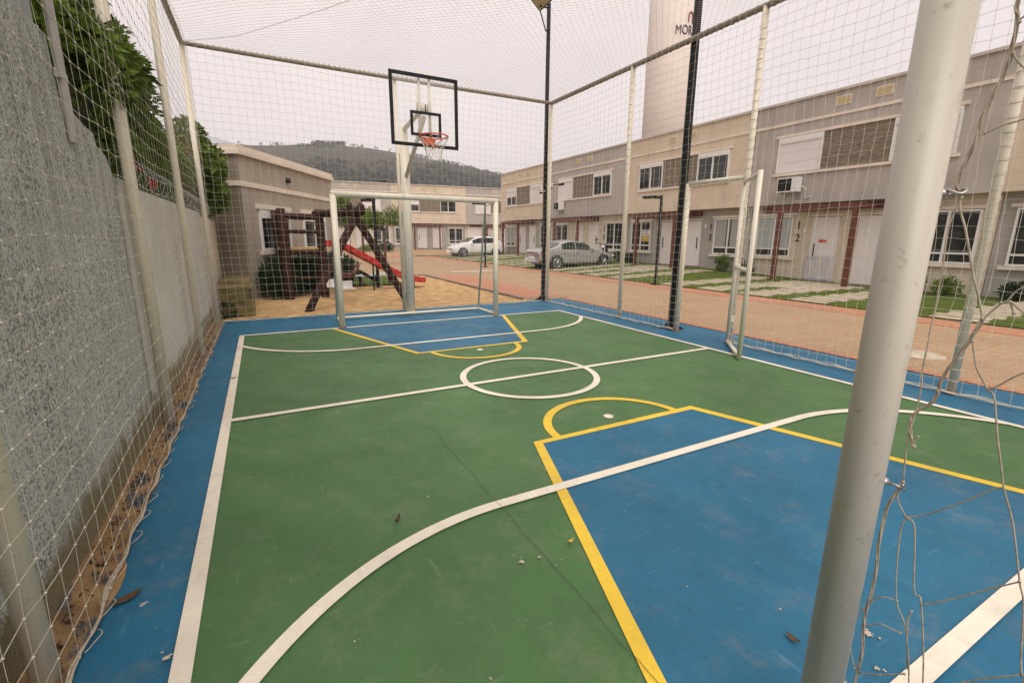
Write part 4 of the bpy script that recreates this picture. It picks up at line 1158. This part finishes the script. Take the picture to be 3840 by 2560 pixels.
for s0, s1, md in ((.62, 2.15, 'open'), (3.0, 4.55, 'open')):
    m = MB(T); m.box((s0 - .1, 0, 2.28), (s1 + .1, .07, 2.4)); m.build('lintel', M['trim'], lb); m = MB(T); m.box((s0 - .08, 0, 1.12), (s1 + .08, .09, 1.22)); m.build('sill', M['trim'], lb)
    window(T, lb, s0, s1, 1.23, 2.27, md, .02)
m = MB(T); m.cbox((2.25, .05, 3.15), (.1, .1, .12)); m.build('wall_light', M['black_metal'], lb)
m = MB(T); m.box((-.6, 0, -.1), (.0, .05, .35)); 
mb = MB(); mb.box((-.5, 6.05, -.1), (.18, 6.85, .62)); mb.box((-.46, 6.85, -.1), (.12, 8.7, .66))
tag(mb.build('mossy_plinth', M['mossy'], bevel=.03), 'low mossy yellowish block at the corner between wall and sand', 'wall')
for (s0, s1, lab, sd) in ((.1, 2.3, 'spiky dark green shrubs under the left window of the low building', 21), (2.5, 5.0, 'dense dark hedge behind the climbing frame', 22)):
    c = Vector(T((s0 + s1) / 2, .45, 0)); t = thing('hedge', lab, 'hedge', c)
    blb = []
    n = 4
    for k in range(n):
        p = T(s0 + (s1 - s0) * (k + .5) / n, .5, 0); blb.append((p[0], p[1], .5, .42, .42, .5))
    bush(t, blb, 5200, .17, .035, M['leaf_dark'], sd, hollow=.35, droop=.5)
    stems(t, [([(b_[0], b_[1], 0), (b_[0], b_[1], .5)], .02) for b_ in blb])

# ------------------------------------------------------------------ playground
def log(mb, a, b_, r, n=10):
    a = Vector(a); b_ = Vector(b_); k = 7; pts = []
    for i in range(k): pts.append(a.lerp(b_, i / (k - 1)) + Vector((random.uniform(-.006, .006), random.uniform(-.006, .006), random.uniform(-.006, .006))))
    mb.tube(pts, [r * random.uniform(.93, 1.05) for _ in range(k)], n)
sw = thing('log_swing_frame', 'dark log swing frame with crossed legs on the sand behind the far goal', 'swing', (2.3, 7.2, 0))
apex = Vector((2.42, 6.95, 2.06))
lA = Vector((3.62, 7.1, -.05)); lB = Vector((1.16, 6.28, -.05))
for nm, foot in (('leg', lA), ('leg', lB)):
    mb = MB(); d = (apex - foot); log(mb, foot, foot + d * 1.13, .088); mb.build(nm, M['log'], sw, smooth=True)
mb = MB(); beam_end = Vector((1.75, 9.0, 2.12)); d = (beam_end - apex).normalized(); log(mb, apex - d * .3 + Vector((0, 0, .11)), beam_end + Vector((0, 0, .05)), .1); mb.build('beam', M['log'], sw, smooth=True)
for k, q in enumerate((.3, .62)):
    st = thing  # swing seats hang from the beam
    p = apex.lerp(beam_end, q) + Vector((0, 0, .05))
    s = MB(); Mx = Matrix.Rotation(R(15 + k * 20), 3, 'Z')
    c = Vector((p.x, p.y - .02, .34))
    s.obox(c, (.34, .2, .04), Mx); s.obox(c + Mx @ Vector((0, .1, .1)), (.34, .03, .16), Mx)
    so = s.build('swing_seat', M['white_plastic'], sw)
    ch = MB()
    for sx in (-.15, .15): ch.tube([p + Vector((sx, 0, -.05)), c + Mx @ Vector((sx, 0, .02))], .007, 5)
    ch.build('chain', M['black_metal'], so)
tw = thing('climbing_tower', 'dark log climbing tower with deck and rails left of the far goal', 'climbing frame', (1.35, 9.2, 0))
corners = [(.93, 8.62), (1.82, 8.75), (1.95, 9.85), (.86, 9.75)]
for i, (x, y) in enumerate(corners):
    mb = MB(); log(mb, (x, y, -.05), (x, y, 2.28), .105 if i != 3 else .12); mb.build('post', M['log'], tw, smooth=True)
mb = MB()
for i in range(4):
    a = corners[i]; b_ = corners[(i + 1) % 4]
    for z, r in ((2.1, .06), (1.72, .05), (1.2, .065), (.55, .04)):
        if i == 1 and z > 1.3: continue
        log(mb, (a[0], a[1], z), (b_[0], b_[1], z), r, 8)
mb.each('rail', M['log'], tw, smooth=True)
mb = MB()
for k in range(7):
    y = 8.68 + k * .165; mb.box((.82, y, 1.27), (2.05, y + .14, 1.31))
mb.build('deck', M['board'], tw)
mb = MB()
log(mb, (1.0, 8.5, .0), (1.0, 8.5, 2.05), .06); log(mb, (.98, 9.2, 1.3), (.98, 9.2, 2.2), .045)
mb.each('post', M['log'], tw, smooth=True)
# slide
sl = thing('red_slide', 'red plastic slide running down to the right from the climbing tower', 'slide', (3.3, 9.9, 0))
path = [Vector((2.02, 9.45, 1.36)), Vector((2.35, 9.55, 1.34)), Vector((2.9, 9.7, 1.06)), Vector((3.6, 9.88, .68)), Vector((4.2, 10.03, .38)), Vector((4.6, 10.12, .24)), Vector((4.95, 10.2, .2))]
path = smooth_path(path, 4)
mb = MB(); n = len(path); sid = Vector((-.24, .97, 0)); vs = []
for p in path:
    for o_, z in ((-.23, .13), (-.2, .13), (-.18, .0), (.18, .0), (.2, .13), (.23, .13), (.22, -.03), (-.22, -.03)): vs.append(tuple(p + sid * o_ + Vector((0, 0, z))))
fs = [(i * 8 + k, i * 8 + (k + 1) % 8, (i + 1) * 8 + (k + 1) % 8, (i + 1) * 8 + k) for i in range(n - 1) for k in range(8)]
fs += [tuple(range(8))[::-1], tuple((n - 1) * 8 + k for k in range(8))]
mb.add(vs, fs); mb.build('chute', M['red'], sl)
mb = MB(); mb.tube([(4.6, 9.95, 0), (4.6, 9.95, .22)], .03, 8); mb.tube([(4.55, 10.3, 0), (4.55, 10.3, .22)], .03, 8); mb.tube([(3.3, 9.65, 0), (3.3, 9.65, .8)], .025, 8); mb.each('support', M['black_metal'], sl)
# seesaw
ss = thing('seesaw', 'log seesaw with pale cyan seats and white handles on the playground grass', 'seesaw', (3.2, 11.4, 0))
mb = MB(); a = Vector((2.25, 10.5, 1.0)); b_ = Vector((3.9, 12.1, .1)); log(mb, a, b_, .06); mb.build('beam', M['log'], ss, smooth=True)
c = a.lerp(b_, .5)
mb = MB(); log(mb, (c.x - .2, c.y + .2, 0), (c.x, c.y, c.z), .06); log(mb, (c.x + .2, c.y - .2, 0), (c.x, c.y, c.z), .06); mb.each('leg', M['log'], ss, smooth=True)
for q in (.12, .88):
    p = a.lerp(b_, q); mb = MB(); mb.cbox((p.x, p.y, p.z + .09), (.3, .26, .04)); mb.build('seat', M['cyan'], ss, bevel=.01)
    mb = MB(); mb.tube([(p.x + .15, p.y - .15, p.z + .05), (p.x + .15, p.y - .15, p.z + .32)], .013, 6); mb.tube([(p.x, p.y - .22, p.z + .36), (p.x + .15, p.y - .15, p.z + .3), (p.x + .3, p.y - .06, p.z + .36)], .013, 6); mb.build('handle', M['white_plastic'], ss)
for (x, y, lab) in ((2.95, 11.2, 'left pale cyan bench on the playground grass'), (4.0, 11.6, 'right pale cyan bench on the playground grass')):
    t = thing('low_bench', lab, 'bench', (x, y, 0), 'low cyan benches')
    mb = MB(); mb.cbox((x, y, .36), (.62, .22, .04)); mb.build('seat', M['cyan'], t, bevel=.008)
    for s_ in (-.22, .22): mb = MB(); mb.cbox((x + s_, y, .2), (.05, .18, .28)); mb.build('leg', M['black_metal'], t)
t = thing('springer', 'red and black spring rider in front of the hedge', 'spring rider', (2.75, 10.6, 0))
mb = MB(); mb.tube([(2.75 + .06 * math.cos(i), 10.6 + .06 * math.sin(i), .06 + i * .012) for i in range(26)], .012, 5); mb.build('spring', M['black_metal'], t, smooth=True)
mb = MB(); mb.tube([(2.5, 10.55, .5), (2.6, 10.57, .42), (2.85, 10.62, .42), (3.0, 10.65, .62), (3.05, 10.66, .75)], [.05, .09, .09, .06, .05], 10); mb.build('body', M['pergola'], t, smooth=True)
mb = MB(); mb.tube([(2.94, 10.5, .62), (2.94, 10.8, .62)], .014, 6); mb.build('handle', M['white_plastic'], t)

# small trees
def small_tree(x, y, z0, hh, cr, lab, seed, col='leaf'):
    t = thing('young_tree', lab, 'tree', (x, y, z0), 'young trees on thin trunks')
    rd = random.Random(seed)
    tops = []
    mb = MB(); mb.tube([(x, y, z0 - .1), (x + .04, y, z0 + hh * .4), (x - .03, y, z0 + hh * .72)], [.09, .07, .055], 8)
    bl = []
    for k in range(7):
        a = k * 2.4 + rd.random(); rr_ = cr * (.45 + .3 * rd.random()); zz = z0 + hh * (.74 + .26 * rd.random())
        e = (x + rr_ * math.cos(a), y + rr_ * math.sin(a), zz)
        mb.tube([(x - .03, y, z0 + hh * .62), ((x + e[0]) / 2, (y + e[1]) / 2, z0 + hh * .74), e], [.045, .03, .012], 6)
        bl.append((e[0], e[1], e[2], cr * rd.uniform(.35, .5), cr * rd.uniform(.35, .5), hh * rd.uniform(.1, .15)))
    mb.build('trunk', M['bark'], t, smooth=True)
    bush(t, bl, 3800, .15, .06, M[col], seed + 50, name='crown', hollow=.2)
small_tree(6.75, 23.2, .0, 3.05, 1.3, 'small tree with thin trunk right of the log frame, nearer of the pair', 31)
small_tree(6.6, 29, .05, 3.3, 1.45, 'small tree with thin trunk left of the pair before the far row', 32)
small_tree(3.2, 17.5, .0, 3.0, .75, 'small tree seen between the log legs and the far goal post', 36)
def shrub(x, y, z, r, h, lab, seed, mat='leaf_dark', n=900, L=.1):
    t = thing('shrub', lab, 'shrub', (x, y, z), 'small shrubs in front of the houses')
    bush(t, [(x, y, z + h * .5, r, r, h * .5), (x + r * .6, y + r * .4, z + h * .4, r * .6, r * .6, h * .4)], n, L, L * .45, M[mat], seed, hollow=.1, droop=.2)
    stems(t, [([(x, y, z), (x, y, z + h * .6)], .015), ([(x, y, z), (x + r * .5, y, z + h * .6)], .012)], name='stem')
shrub(18.6, 9.55, .2, .3, .75, 'green shrub under the curtained window beside number 13', 41, 'leaf')
shrub(18.2, 8.1, .12, .32, .6, 'dark shrub under the blind window left of number 12', 42)
shrub(18.5, 2.6, 0, .45, .75, 'leafy shrub under the dark window right of the goal post', 43, 'leaf', 1500)
shrub(18.3, 1.55, 0, .35, .55, 'low leafy shrub right of the shrub under the dark window', 44, 'leaf')
shrub(18.4, .1, 0, .35, .5, 'low dark shrub behind the rightmost net pole', 45)
shrub(18.3, 16.2, .3, .45, .6, 'dark shrub beside the motorcycle and the brown pergola post', 46)
shrub(18.2, 15.2, .25, .35, .5, 'low shrub right of the second pole by the brown pergola post', 47)
shrub(10.6, 40.5, .2, .9, .9, 'spreading dark shrub before the left half of the far row', 48, 'leaf_dark', 1500, .16)
shrub(9.0, 40.8, .2, .6, .6, 'low shrub left of the spreading shrub before the far row', 49, 'leaf', 900, .14)
shrub(18.3, 24.0, .25, .4, .7, 'shrub between the silver car and the corner mast', 50)

# lamp posts of the street
def street_lamp(x, y, hh, arm, lab):
    t = thing('street_lamp', lab, 'lamp', (x, y, 0), 'black street lamps with flat heads')
    mb = MB(); mb.tube([(x, y, 0), (x, y, hh)], .05, 10); mb.cbox((x, y, .012), (.26, .26, .024)); mb.build('pole', M['black_metal'], t)
    d = Vector(arm).normalized(); mb = MB(); mb.tube([(x, y, hh - .08), Vector((x, y, hh - .08)) + d * .2], .035, 8); mb.build('arm', M['black_metal'], t)
    c = Vector((x, y, hh - .05)) + d * .42; mb = MB(); a = math.atan2(d.y, d.x)
    mb.obox(c, (.52, .3, .09), Matrix.Rotation(a, 3, 'Z')); mb.build('lamp_head', M['black_metal'], t, bevel=.03)
    mb = MB(); mb.obox(c - Vector((0, 0, .05)), (.4, .22, .012), Matrix.Rotation(a, 3, 'Z')); mb.build('lamp_glass', M['white_plastic'], t)
street_lamp(12.7, 7.64, 3.05, (-.25, .97, 0), 'black street lamp on the lawn edge in front of number 13')
street_lamp(11.25, 18.95, 3.4, (-1, .3, 0), 'black street lamp in front of the white car, right of the far goal')
street_lamp(3.62, 10.6, 2.78, (-.2, 1, 0), 'black street lamp behind the log swing frame')

# manhole and papers on the road
mb = MB(); mb.prism([(8.62 + .3 * math.cos(2 * PI * i / 24), -1.62 + .3 * math.sin(2 * PI * i / 24)) for i in range(24)], -.02, .012)
tag(mb.build('manhole_cover', M['slab']), 'pale round manhole cover on the tan pavers right of the goal post', 'manhole')
mb = MB(); mb.box((8.0, 15.6, -.02), (10.4, 16.1, .035)); tag(mb.build('speed_hump', M['slab'], bevel=.015), 'pale low hump across the road beyond the far goal', 'speed hump')

# ------------------------------------------------------------------ vehicles
def car(name, label, x0, y0, L, Wc, Ht, flip, paint, kind, z0=0.0):
    """x0 = end nearest the court; car runs along +X; flip True -> tail toward the court"""
    t = thing(name, label, 'car', (x0 + L / 2, y0, z0), 'parked cars')
    hw_ = Wc / 2
    def X(u): return x0 + (L * (1 - u) if flip else L * u)
    # stations u from nose 0 to tail 1 : (u, zbottom, belt, roof, halfwidth factor)
    if kind == 'sedan':
        st = [(0, .34, .62, .62, .74), (.03, .24, .72, .72, .88), (.1, .22, .82, .84, .96), (.22, .2, .9, .94, .99), (.29, .2, .94, .99, 1), (.36, .2, .95, 1.2, 1), (.44, .2, .96, 1.4, 1), (.54, .2, .97, Ht, 1), (.64, .2, .98, Ht - .01, 1), (.73, .2, .99, 1.36, 1), (.8, .2, 1.0, 1.17, .99), (.86, .22, 1.02, 1.06, .98), (.95, .26, 1.0, 1.04, .94), (.985, .3, .95, .97, .88), (1, .36, .85, .86, .8)]
    else:
        st = [(0, .34, .66, .66, .76), (.03, .24, .76, .77, .9), (.1, .2, .88, .92, .97), (.2, .2, .96, 1.02, .99), (.27, .2, 1.0, 1.1, 1), (.34, .2, 1.01, 1.3, 1), (.42, .2, 1.02, 1.48, 1), (.52, .2, 1.03, Ht, 1), (.65, .2, 1.04, Ht - .01, 1), (.78, .2, 1.06, Ht - .06, 1), (.88, .2, 1.08, 1.44, .99), (.95, .24, 1.04, 1.22, .96), (.985, .3, .95, 1.0, .92), (1, .36, .8, .84, .86)]
    def sec(s):
        u, zb_, be, ro, w = s; w *= hw_; g = max(0, (ro - be) / (Ht - .96)); g = min(1, g)
        tw_ = w * (1 - .24 * g)
        return [(w * .9, zb_), (w * .98, zb_ + .14), (w, (zb_ + be) / 2), (w * .99, be - .08), (w * .95, be), (tw_ * .99 + 0 * w, be + (ro - be) * .85) if ro > be + .02 else (w * .9, be + (ro - be) * .5), (tw_ * .82, ro - .01), (tw_ * .45, ro + .012), (0, ro + .018)]
    mb = MB(); vs = []; K = 17
    for s in st:
        q = sec(s); pts = [(-a, z) for a, z in q] + [(a, z) for a, z in q[-2::-1]]
        for a, z in pts: vs.append((X(s[0]), y0 + a, z0 + z))
    fs = [(i * K + k, i * K + k + 1, (i + 1) * K + k + 1, (i + 1) * K + k) for i in range(len(st) - 1) for k in range(K - 1)]
    fs += [(i * K, (i + 1) * K, (i + 1) * K + K - 1, i * K + K - 1) for i in range(len(st) - 1)]
    fs += [tuple(range(K)), tuple((len(st) - 1) * K + k for k in range(K - 1, -1, -1))]
    mb.add(vs, fs); body = mb.build('body', paint, t, smooth=True)
    md = body.modifiers.new('Sub', 'SUBSURF'); md.levels = 1; md.render_levels = 1
    def surf(u, f):  # interpolate side glass point at station u, fraction f from belt to roof
        for a, b_ in zip(st, st[1:]):
            if u <= b_[0]:
                k = (u - a[0]) / (b_[0] - a[0]); s = tuple(a[i] + (b_[i] - a[i]) * k for i in range(5)); break
        q = sec(s); p0 = q[4]; p1 = q[5]
        return p0[0] + (p1[0] - p0[0]) * f + .012, p0[1] + (p1[1] - p0[1]) * f
    cuts = [(.37, .545), (.56, .73)] if kind == 'sedan' else [(.36, .56), (.575, .78)]
    for side in (-1, 1):
        for ua, ub in cuts:
            mb = MB(); n = 6; vs = []
            for i in range(n + 1):
                u = ua + (ub - ua) * i / n
                for f in (.1, .92):
                    w, z = surf(u, f); vs.append((X(u), y0 + side * w, z0 + z))
            mb.add(vs, [(i * 2, i * 2 + 1, i * 2 + 3, i * 2 + 2) for i in range(n)]); o = mb.build('side_window', M['car_glass'], t)
            o.modifiers.new('S', 'SOLIDIFY').thickness = .006
    us = (.3, .43) if kind == 'sedan' else (.28, .42)
    ur = (.74, .85) if kind == 'sedan' else (.87, .945)
    for nm, (ua, ub) in (('windscreen', us), ('rear_window', ur)):
        mb = MB(); vs = []
        for i in range(5):
            u = ua + (ub - ua) * i / 4
            for a, b_ in zip(st, st[1:]):
                if u <= b_[0]:
                    k = (u - a[0]) / (b_[0] - a[0]); s = tuple(a[j] + (b_[j] - a[j]) * k for j in range(5)); break
            q = sec(s)
            for w in (-q[6][0] * .98, 0, q[6][0] * .98): vs.append((X(u), y0 + w, z0 + s[3] + (.028 if w == 0 else .016)))
        mb.add(vs, [(i * 3 + k, i * 3 + k + 1, i * 3 + k + 4, i * 3 + k + 3) for i in range(4) for k in range(2)])
        mb.build(nm, M['car_glass'], t).modifiers.new('S', 'SOLIDIFY').thickness = .006
    for u in (.18, .8):
        for side in (-1, 1):
            c = (X(u), y0 + side * (hw_ - .11), z0 + .335)
            mb = MB(); mb.disc(c, .33, (0, 1, 0), .23, 24); wo = mb.build('wheel', M['tyre'], t)
            mb = MB(); cc = (c[0], c[1] + side * .117, c[2]); mb.disc(cc, .07, (0, 1, 0), .02, 10)
            mb.tube([(cc[0] + .215 * math.cos(a), cc[1], cc[2] + .215 * math.sin(a)) for a in [2 * PI * i / 20 for i in range(20)]], .018, 6, closed=True)
            for k in range(6):
                a = k * PI / 3; mb.tube([cc, (cc[0] + .215 * math.cos(a), cc[1], cc[2] + .215 * math.sin(a))], [.03, .02], 5)
            mb.build('rim', M['rim'], wo)
            mb = MB(); mb.tube([(X(u) + .385 * math.cos(a), y0 + side * (hw_ - .03), z0 + .335 + .385 * math.sin(a)) for a in [PI * i / 14 for i in range(15)]], .04, 6); mb.build('wheel_arch', M['tyre'], t, smooth=True)
    for side in (-1, 1):
        mb = MB(); mb.cbox((X(.03), y0 + side * hw_ * .68, z0 + .66), (.13, .34, .13)); mb.build('headlight', M['head'], t, bevel=.03)
        mb = MB(); mb.cbox((X(.975), y0 + side * hw_ * .7, z0 + .84), (.12, .36, .16)); mb.build('tail_light', M['tail'], t, bevel=.03)
        mb = MB(); mb.cbox((X(.345), y0 + side * (hw_ + .08), z0 + 1.02), (.12, .16, .12)); mb.build('mirror', paint, t, bevel=.03)
        for u in (.53, .7): mb = MB(); mb.cbox((X(u), y0 + side * (hw_ + .005), z0 + .83), (.16, .03, .03)); mb.build('door_handle', paint, t)
    mb = MB(); mb.cbox((X(.008), y0, z0 + .42), (.06, 1.0, .16)); mb.build('grille', M['black_metal'], t, bevel=.02)
    mb = MB(); mb.cbox((X(1.0), y0, z0 + .6), (.02, .5, .13)); mb.build('number_plate', M['paper'], t)
    return t
car('parked_car', 'silver sedan parked nose in towards the houses, left of the motorcycle', 12.75, 16.45, 4.85, 1.8, 1.5, True, M['car_silver'], 'sedan')
car('parked_car', 'white hatchback parked before the far row, nose to the left', 13.5, 30.6, 4.5, 1.85, 1.62, False, M['car_white'], 'hatch', .06)
t = thing('motorcycle', 'dark motorcycle parked between the silver car and the house wall', 'motorcycle', (17.8, 16.3, 0))
mx, my, mz = 17.2, 16.1, .22
def MT(u, v, z): # u along bike
    d = Vector((-.75, -.66, 0)); s = Vector((.66, -.75, 0)); return tuple(Vector((mx, my, mz)) + d * u + s * v + Vector((0, 0, z)))
for u in (-.65, .65):
    mb = MB(MT); mb.tube([(u + .28 * math.cos(a), 0, .3 + .28 * math.sin(a)) for a in [2 * PI * i / 22 for i in range(22)]], .055, 8, closed=True); w_ = mb.build('wheel', M['tyre'], t, smooth=True)
    mb = MB(MT)
    for k in range(5): a = k * 2 * PI / 5; mb.tube([(u, 0, .3), (u + .26 * math.cos(a), 0, .3 + .26 * math.sin(a))], .015, 5)
    mb.build('rim', M['rim'], w_)
mb = MB(MT); mb.tube([(-.7, 0, .72), (-.35, 0, .74), (0, 0, .78), (.2, 0, .9), (.38, 0, .88)], [.09, .14, .13, .17, .08], 10); mb.build('body', M['black_metal'], t, smooth=True)
mb = MB(MT); mb.cbox((-.02, 0, .42), (.42, .26, .36)); mb.build('engine', M['pipe'], t, bevel=.04)
mb = MB(MT)
for v in (-.08, .08): mb.tube([(.65, v, .3), (.42, v, 1.0)], .025, 8)
mb.each('fork_tube', M['rim'], t, smooth=True)
mb = MB(MT); mb.tube([(.3, -.38, 1.12), (.42, -.1, 1.05), (.42, .1, 1.05), (.3, .38, 1.12)], .018, 8); mb.build('handlebar', M['black_metal'], t, smooth=True)
mb = MB(MT); mb.sphere((.52, 0, .92), .1, 10, 8); mb.build('headlight', M['head'], t, smooth=True)
for v in (-.36, .36):
    mb = MB(MT); mb.tube([(.33, v, 1.12), (.35, v * 1.1, 1.28)], .01, 5); mb.cbox((.35, v * 1.12, 1.3), (.03, .13, .08)); mb.build('mirror', M['black_metal'], t)

# ------------------------------------------------------------------ water tower
tc = Vector((35.0, 30.0, 0)); tr_ = 2.12
wt = thing('water_tower', 'tall pale pink cylindrical water tower with lettering behind the right row of houses', 'tower', tc)
mb = MB(); mb.tube([tc, tc + Vector((0, 0, 30))], tr_, 64); mb.build('shaft', M['tower'], wt, smooth=False).data.polygons.foreach_set('use_smooth', [True] * 64 + [False] * 2)
toward = Vector((.42 - 35, -4.58 - 30, 0)).normalized(); base_a = math.atan2(toward.y, toward.x)
def wrap_text(txt, size, zc, acen, mat, name, space=1.0):
    vs, fs = text_mesh(txt, size, .03); m = MB()
    m.add([(tc.x + (tr_ + .02 + z) * math.cos(base_a + acen + x * space / tr_), tc.y + (tr_ + .02 + z) * math.sin(base_a + acen + x * space / tr_), zc + y) for x, y, z in vs], fs); m.build(name, mat, wt)
wrap_text('MORA', 1.02, 18.75, R(33), M['ink'], 'lettering', .7)
m = MB()
# arch shaped emblem above the name
arch = []
for k in range(2):
    cxx = -.3 + k * .6
    arch.append([(cxx - .26, 0)] + [(cxx - .26 * math.cos(a), .62 + .3 * math.sin(a)) for a in [PI * i / 10 for i in range(11)]] + [(cxx + .26, 0)])
for pl in arch:
    m.tube([(tc.x + (tr_ + .04) * math.cos(base_a + R(47) + x * .75 / tr_), tc.y + (tr_ + .04) * math.sin(base_a + R(47) + x * .75 / tr_), 19.7 + y * .85) for x, y in pl], .06, 6)
m.build('emblem', M['brown_ink'], wt)

# ------------------------------------------------------------------ hill with woods
RC = 430.0
def hill_t(az):      # slope of the line of sight to the crest
    pts = [(-40, .12), (-20, .15), (-3.2, .1595), (0, .1572), (2.6, .161), (4.7, .1655), (6.7, .169), (8.9, .1715), (9.6, .168), (11.9, .1672), (14.9, .161), (17.1, .156), (19, .1508), (21.5, .142), (24, .1318), (26.7, .1235), (29.1, .1125), (34, .09), (45, .05), (60, .02)]
    for (a, h), (b_, g) in zip(pts, pts[1:]):
        if az <= b_: return h + (g - h) * (az - a) / (b_ - a)
    return .02
mb = MB(); na, nr = 200, 60; vs = []; fs = []
for i in range(na + 1):
    az = -40 + i * 100 / na; zc = hill_t(az) * RC + 1.6
    for j in range(nr + 1):
        q = j / nr; r_ = 120 + 400 * q; u = (r_ - 120) / (RC - 120)
        if u <= 1:
            z = -3 + (zc + 3) * (u ** 1.25 * .75 + .25 * math.sin(u * PI / 2)) + (5 * noise.noise(Vector((az * .14, r_ * .012, 0))) + 1.2 * noise.noise(Vector((az * .7, r_ * .05, 3)))) * math.sin(PI * u) * .9
            z = min(z, (zc - 1.6) * r_ / RC + 1.6 - .4 * (1 - u) * 4)
        else: z = zc - (r_ - RC) * .35
        vs.append((.42 + r_ * math.sin(R(az)), -4.58 + r_ * math.cos(R(az)), z))
for i in range(na):
    for j in range(nr): a = i * (nr + 1) + j; fs.append((a, a + nr + 1, a + nr + 2, a + 1))
mb.add(vs, fs); struct(mb.build('hill', M['hill'], smooth=True))
hv = vs
rd = random.Random(77); mb = MB()
def far_tree(mb, p, h, w):
    for k in range(12):
        v = rvec(rd); c = Vector(p) + Vector((v.x * w, v.y * w, h * .4 + v.z * h * .5))
        d = rvec(rd); leaf_quads(mb, c, d, rvec(rd), h * .5, h * .42)
for n_ in range(4200):
    az = rd.uniform(-8, 38); q = rd.random()
    thr = .5 + .75 * max(0, min(1, (az - 4) / 26)) + .35 * noise.noise(Vector((az * .16, q * 3, 8)))
    if q > thr and not (4.5 < az < 9 and q > .9): continue
    i = int((az + 40) / 100 * na); j = int(q * nr * .74) ; p = hv[i * (nr + 1) + j]
    far_tree(mb, p, rd.uniform(1.2, 2.8), rd.uniform(.8, 2))
for n_ in range(330):   # trees standing on the skyline
    az = rd.choice([rd.uniform(-4, 4), rd.uniform(10, 15)]) if n_ % 19 == 0 else rd.choice([rd.uniform(6.4, 9.3), rd.uniform(15, 36), rd.uniform(20, 36)])
    i = int((az + 40) / 100 * na); j = max(range(nr + 1), key=lambda jj: (hv[i * (nr + 1) + jj][2] - 1.6) / (120 + 400 * jj / nr)); p = hv[i * (nr + 1) + j]
    far_tree(mb, p, rd.uniform(1.1, 2.9), rd.uniform(1.1, 2.6))
tag(mb.build('hill_woods', M['far_tree']), 'dark woods covering the lower and right slopes of the hill', 'woods', kind='stuff')

mb = MB(); mb.box((-420, -60, -1.06), (480, 545, 92)); hz = mb.build('haze', M['leaf'])
hm = bpy.data.materials.new('pale_haze'); hm.use_nodes = True; hn = hm.node_tree; hn.nodes.clear()
ho = hn.nodes.new('ShaderNodeOutputMaterial'); pv = hn.nodes.new('ShaderNodeVolumePrincipled')
pv.inputs['Color'].default_value = (1, 1, 1, 1); pv.inputs['Density'].default_value = HAZE; pv.inputs['Anisotropy'].default_value = .2
hn.links.new(pv.outputs[0], ho.inputs['Volume']); hz.data.materials.clear(); hz.data.materials.append(hm); hz['kind'] = 'stuff'
hz['label'] = 'thin pale haze in the air between the court and the hill'

# ------------------------------------------------------------------ sky and light
w = bpy.data.worlds.new('World'); SC.world = w; w.use_nodes = True
nt = w.node_tree; nt.nodes.clear()
out = nt.nodes.new('ShaderNodeOutputWorld'); bg = nt.nodes.new('ShaderNodeBackground')
sky = nt.nodes.new('ShaderNodeTexSky'); sky.sky_type = 'NISHITA'; sky.sun_disc = False
SUN_EL, SUN_AZ = R(54), R(192)     # azimuth clockwise from +Y
sky.sun_elevation = SUN_EL; sky.sun_rotation = SUN_AZ; sky.dust_density = 6; sky.air_density = 1.2
hs = nt.nodes.new('ShaderNodeHueSaturation'); hs.inputs['Saturation'].default_value = .0
nt.links.new(sky.outputs[0], hs.inputs['Color'])
# overcast: a thick, nearly even cloud layer in front of the clear sky
cl = mixc(nt, .88, hs.outputs[0], (8.15, 7.3, 7.15))
tc_ = nt.nodes.new('ShaderNodeTexCoord'); nz = noise_n(nt, tc_.outputs['Generated'], 1.6, 5, .55)
cl = mixc(nt, 1.0, cl, ramp(nt, nz, [(.32, (.84, .84, .865)), (.7, (1.0, .995, .99))]), 'MULTIPLY')
nt.links.new(cl, bg.inputs[0]); bg.inputs[1].default_value = .12
nt.links.new(bg.outputs[0], out.inputs[0])
sd_ = bpy.data.lights.new('Sun', 'SUN'); sd_.energy = 2.0; sd_.angle = R(50); sd_.color = (1, .95, .88)
so = bpy.data.objects.new('Sun', sd_); COL.objects.link(so)
dirv = Vector((math.sin(SUN_AZ) * math.cos(SUN_EL), math.cos(SUN_AZ) * math.cos(SUN_EL), math.sin(SUN_EL)))
so.rotation_euler = dirv.to_track_quat('Z', 'Y').to_euler(); so.location = (0, 0, 30)

# ------------------------------------------------------------------ camera
yaw, pitch, roll = .4893, -.2215, .0067
fw = Vector((math.sin(yaw) * math.cos(pitch), math.cos(yaw) * math.cos(pitch), math.sin(pitch)))
rt = Vector((math.cos(yaw), -math.sin(yaw), 0)); up = rt.cross(fw)
rt2 = rt * math.cos(roll) + up * math.sin(roll); up2 = -rt * math.sin(roll) + up * math.cos(roll)
cd = bpy.data.cameras.new('Camera'); cam = bpy.data.objects.new('Camera', cd); COL.objects.link(cam)
mw = Matrix((rt2, up2, -fw)).transposed().to_4x4(); mw.translation = Vector((.4222, -4.5752, 1.614)); cam.matrix_world = mw
cd.sensor_width = 36; cd.lens = 1062.75 / 2352 * 36; cd.clip_start = .05; cd.clip_end = 3000
SC.camera = cam
SC.view_settings.view_transform = 'Standard'; SC.view_settings.look = 'None'; SC.view_settings.exposure = .2; SC.view_settings.gamma = 1
SC.cycles.max_bounces = 6
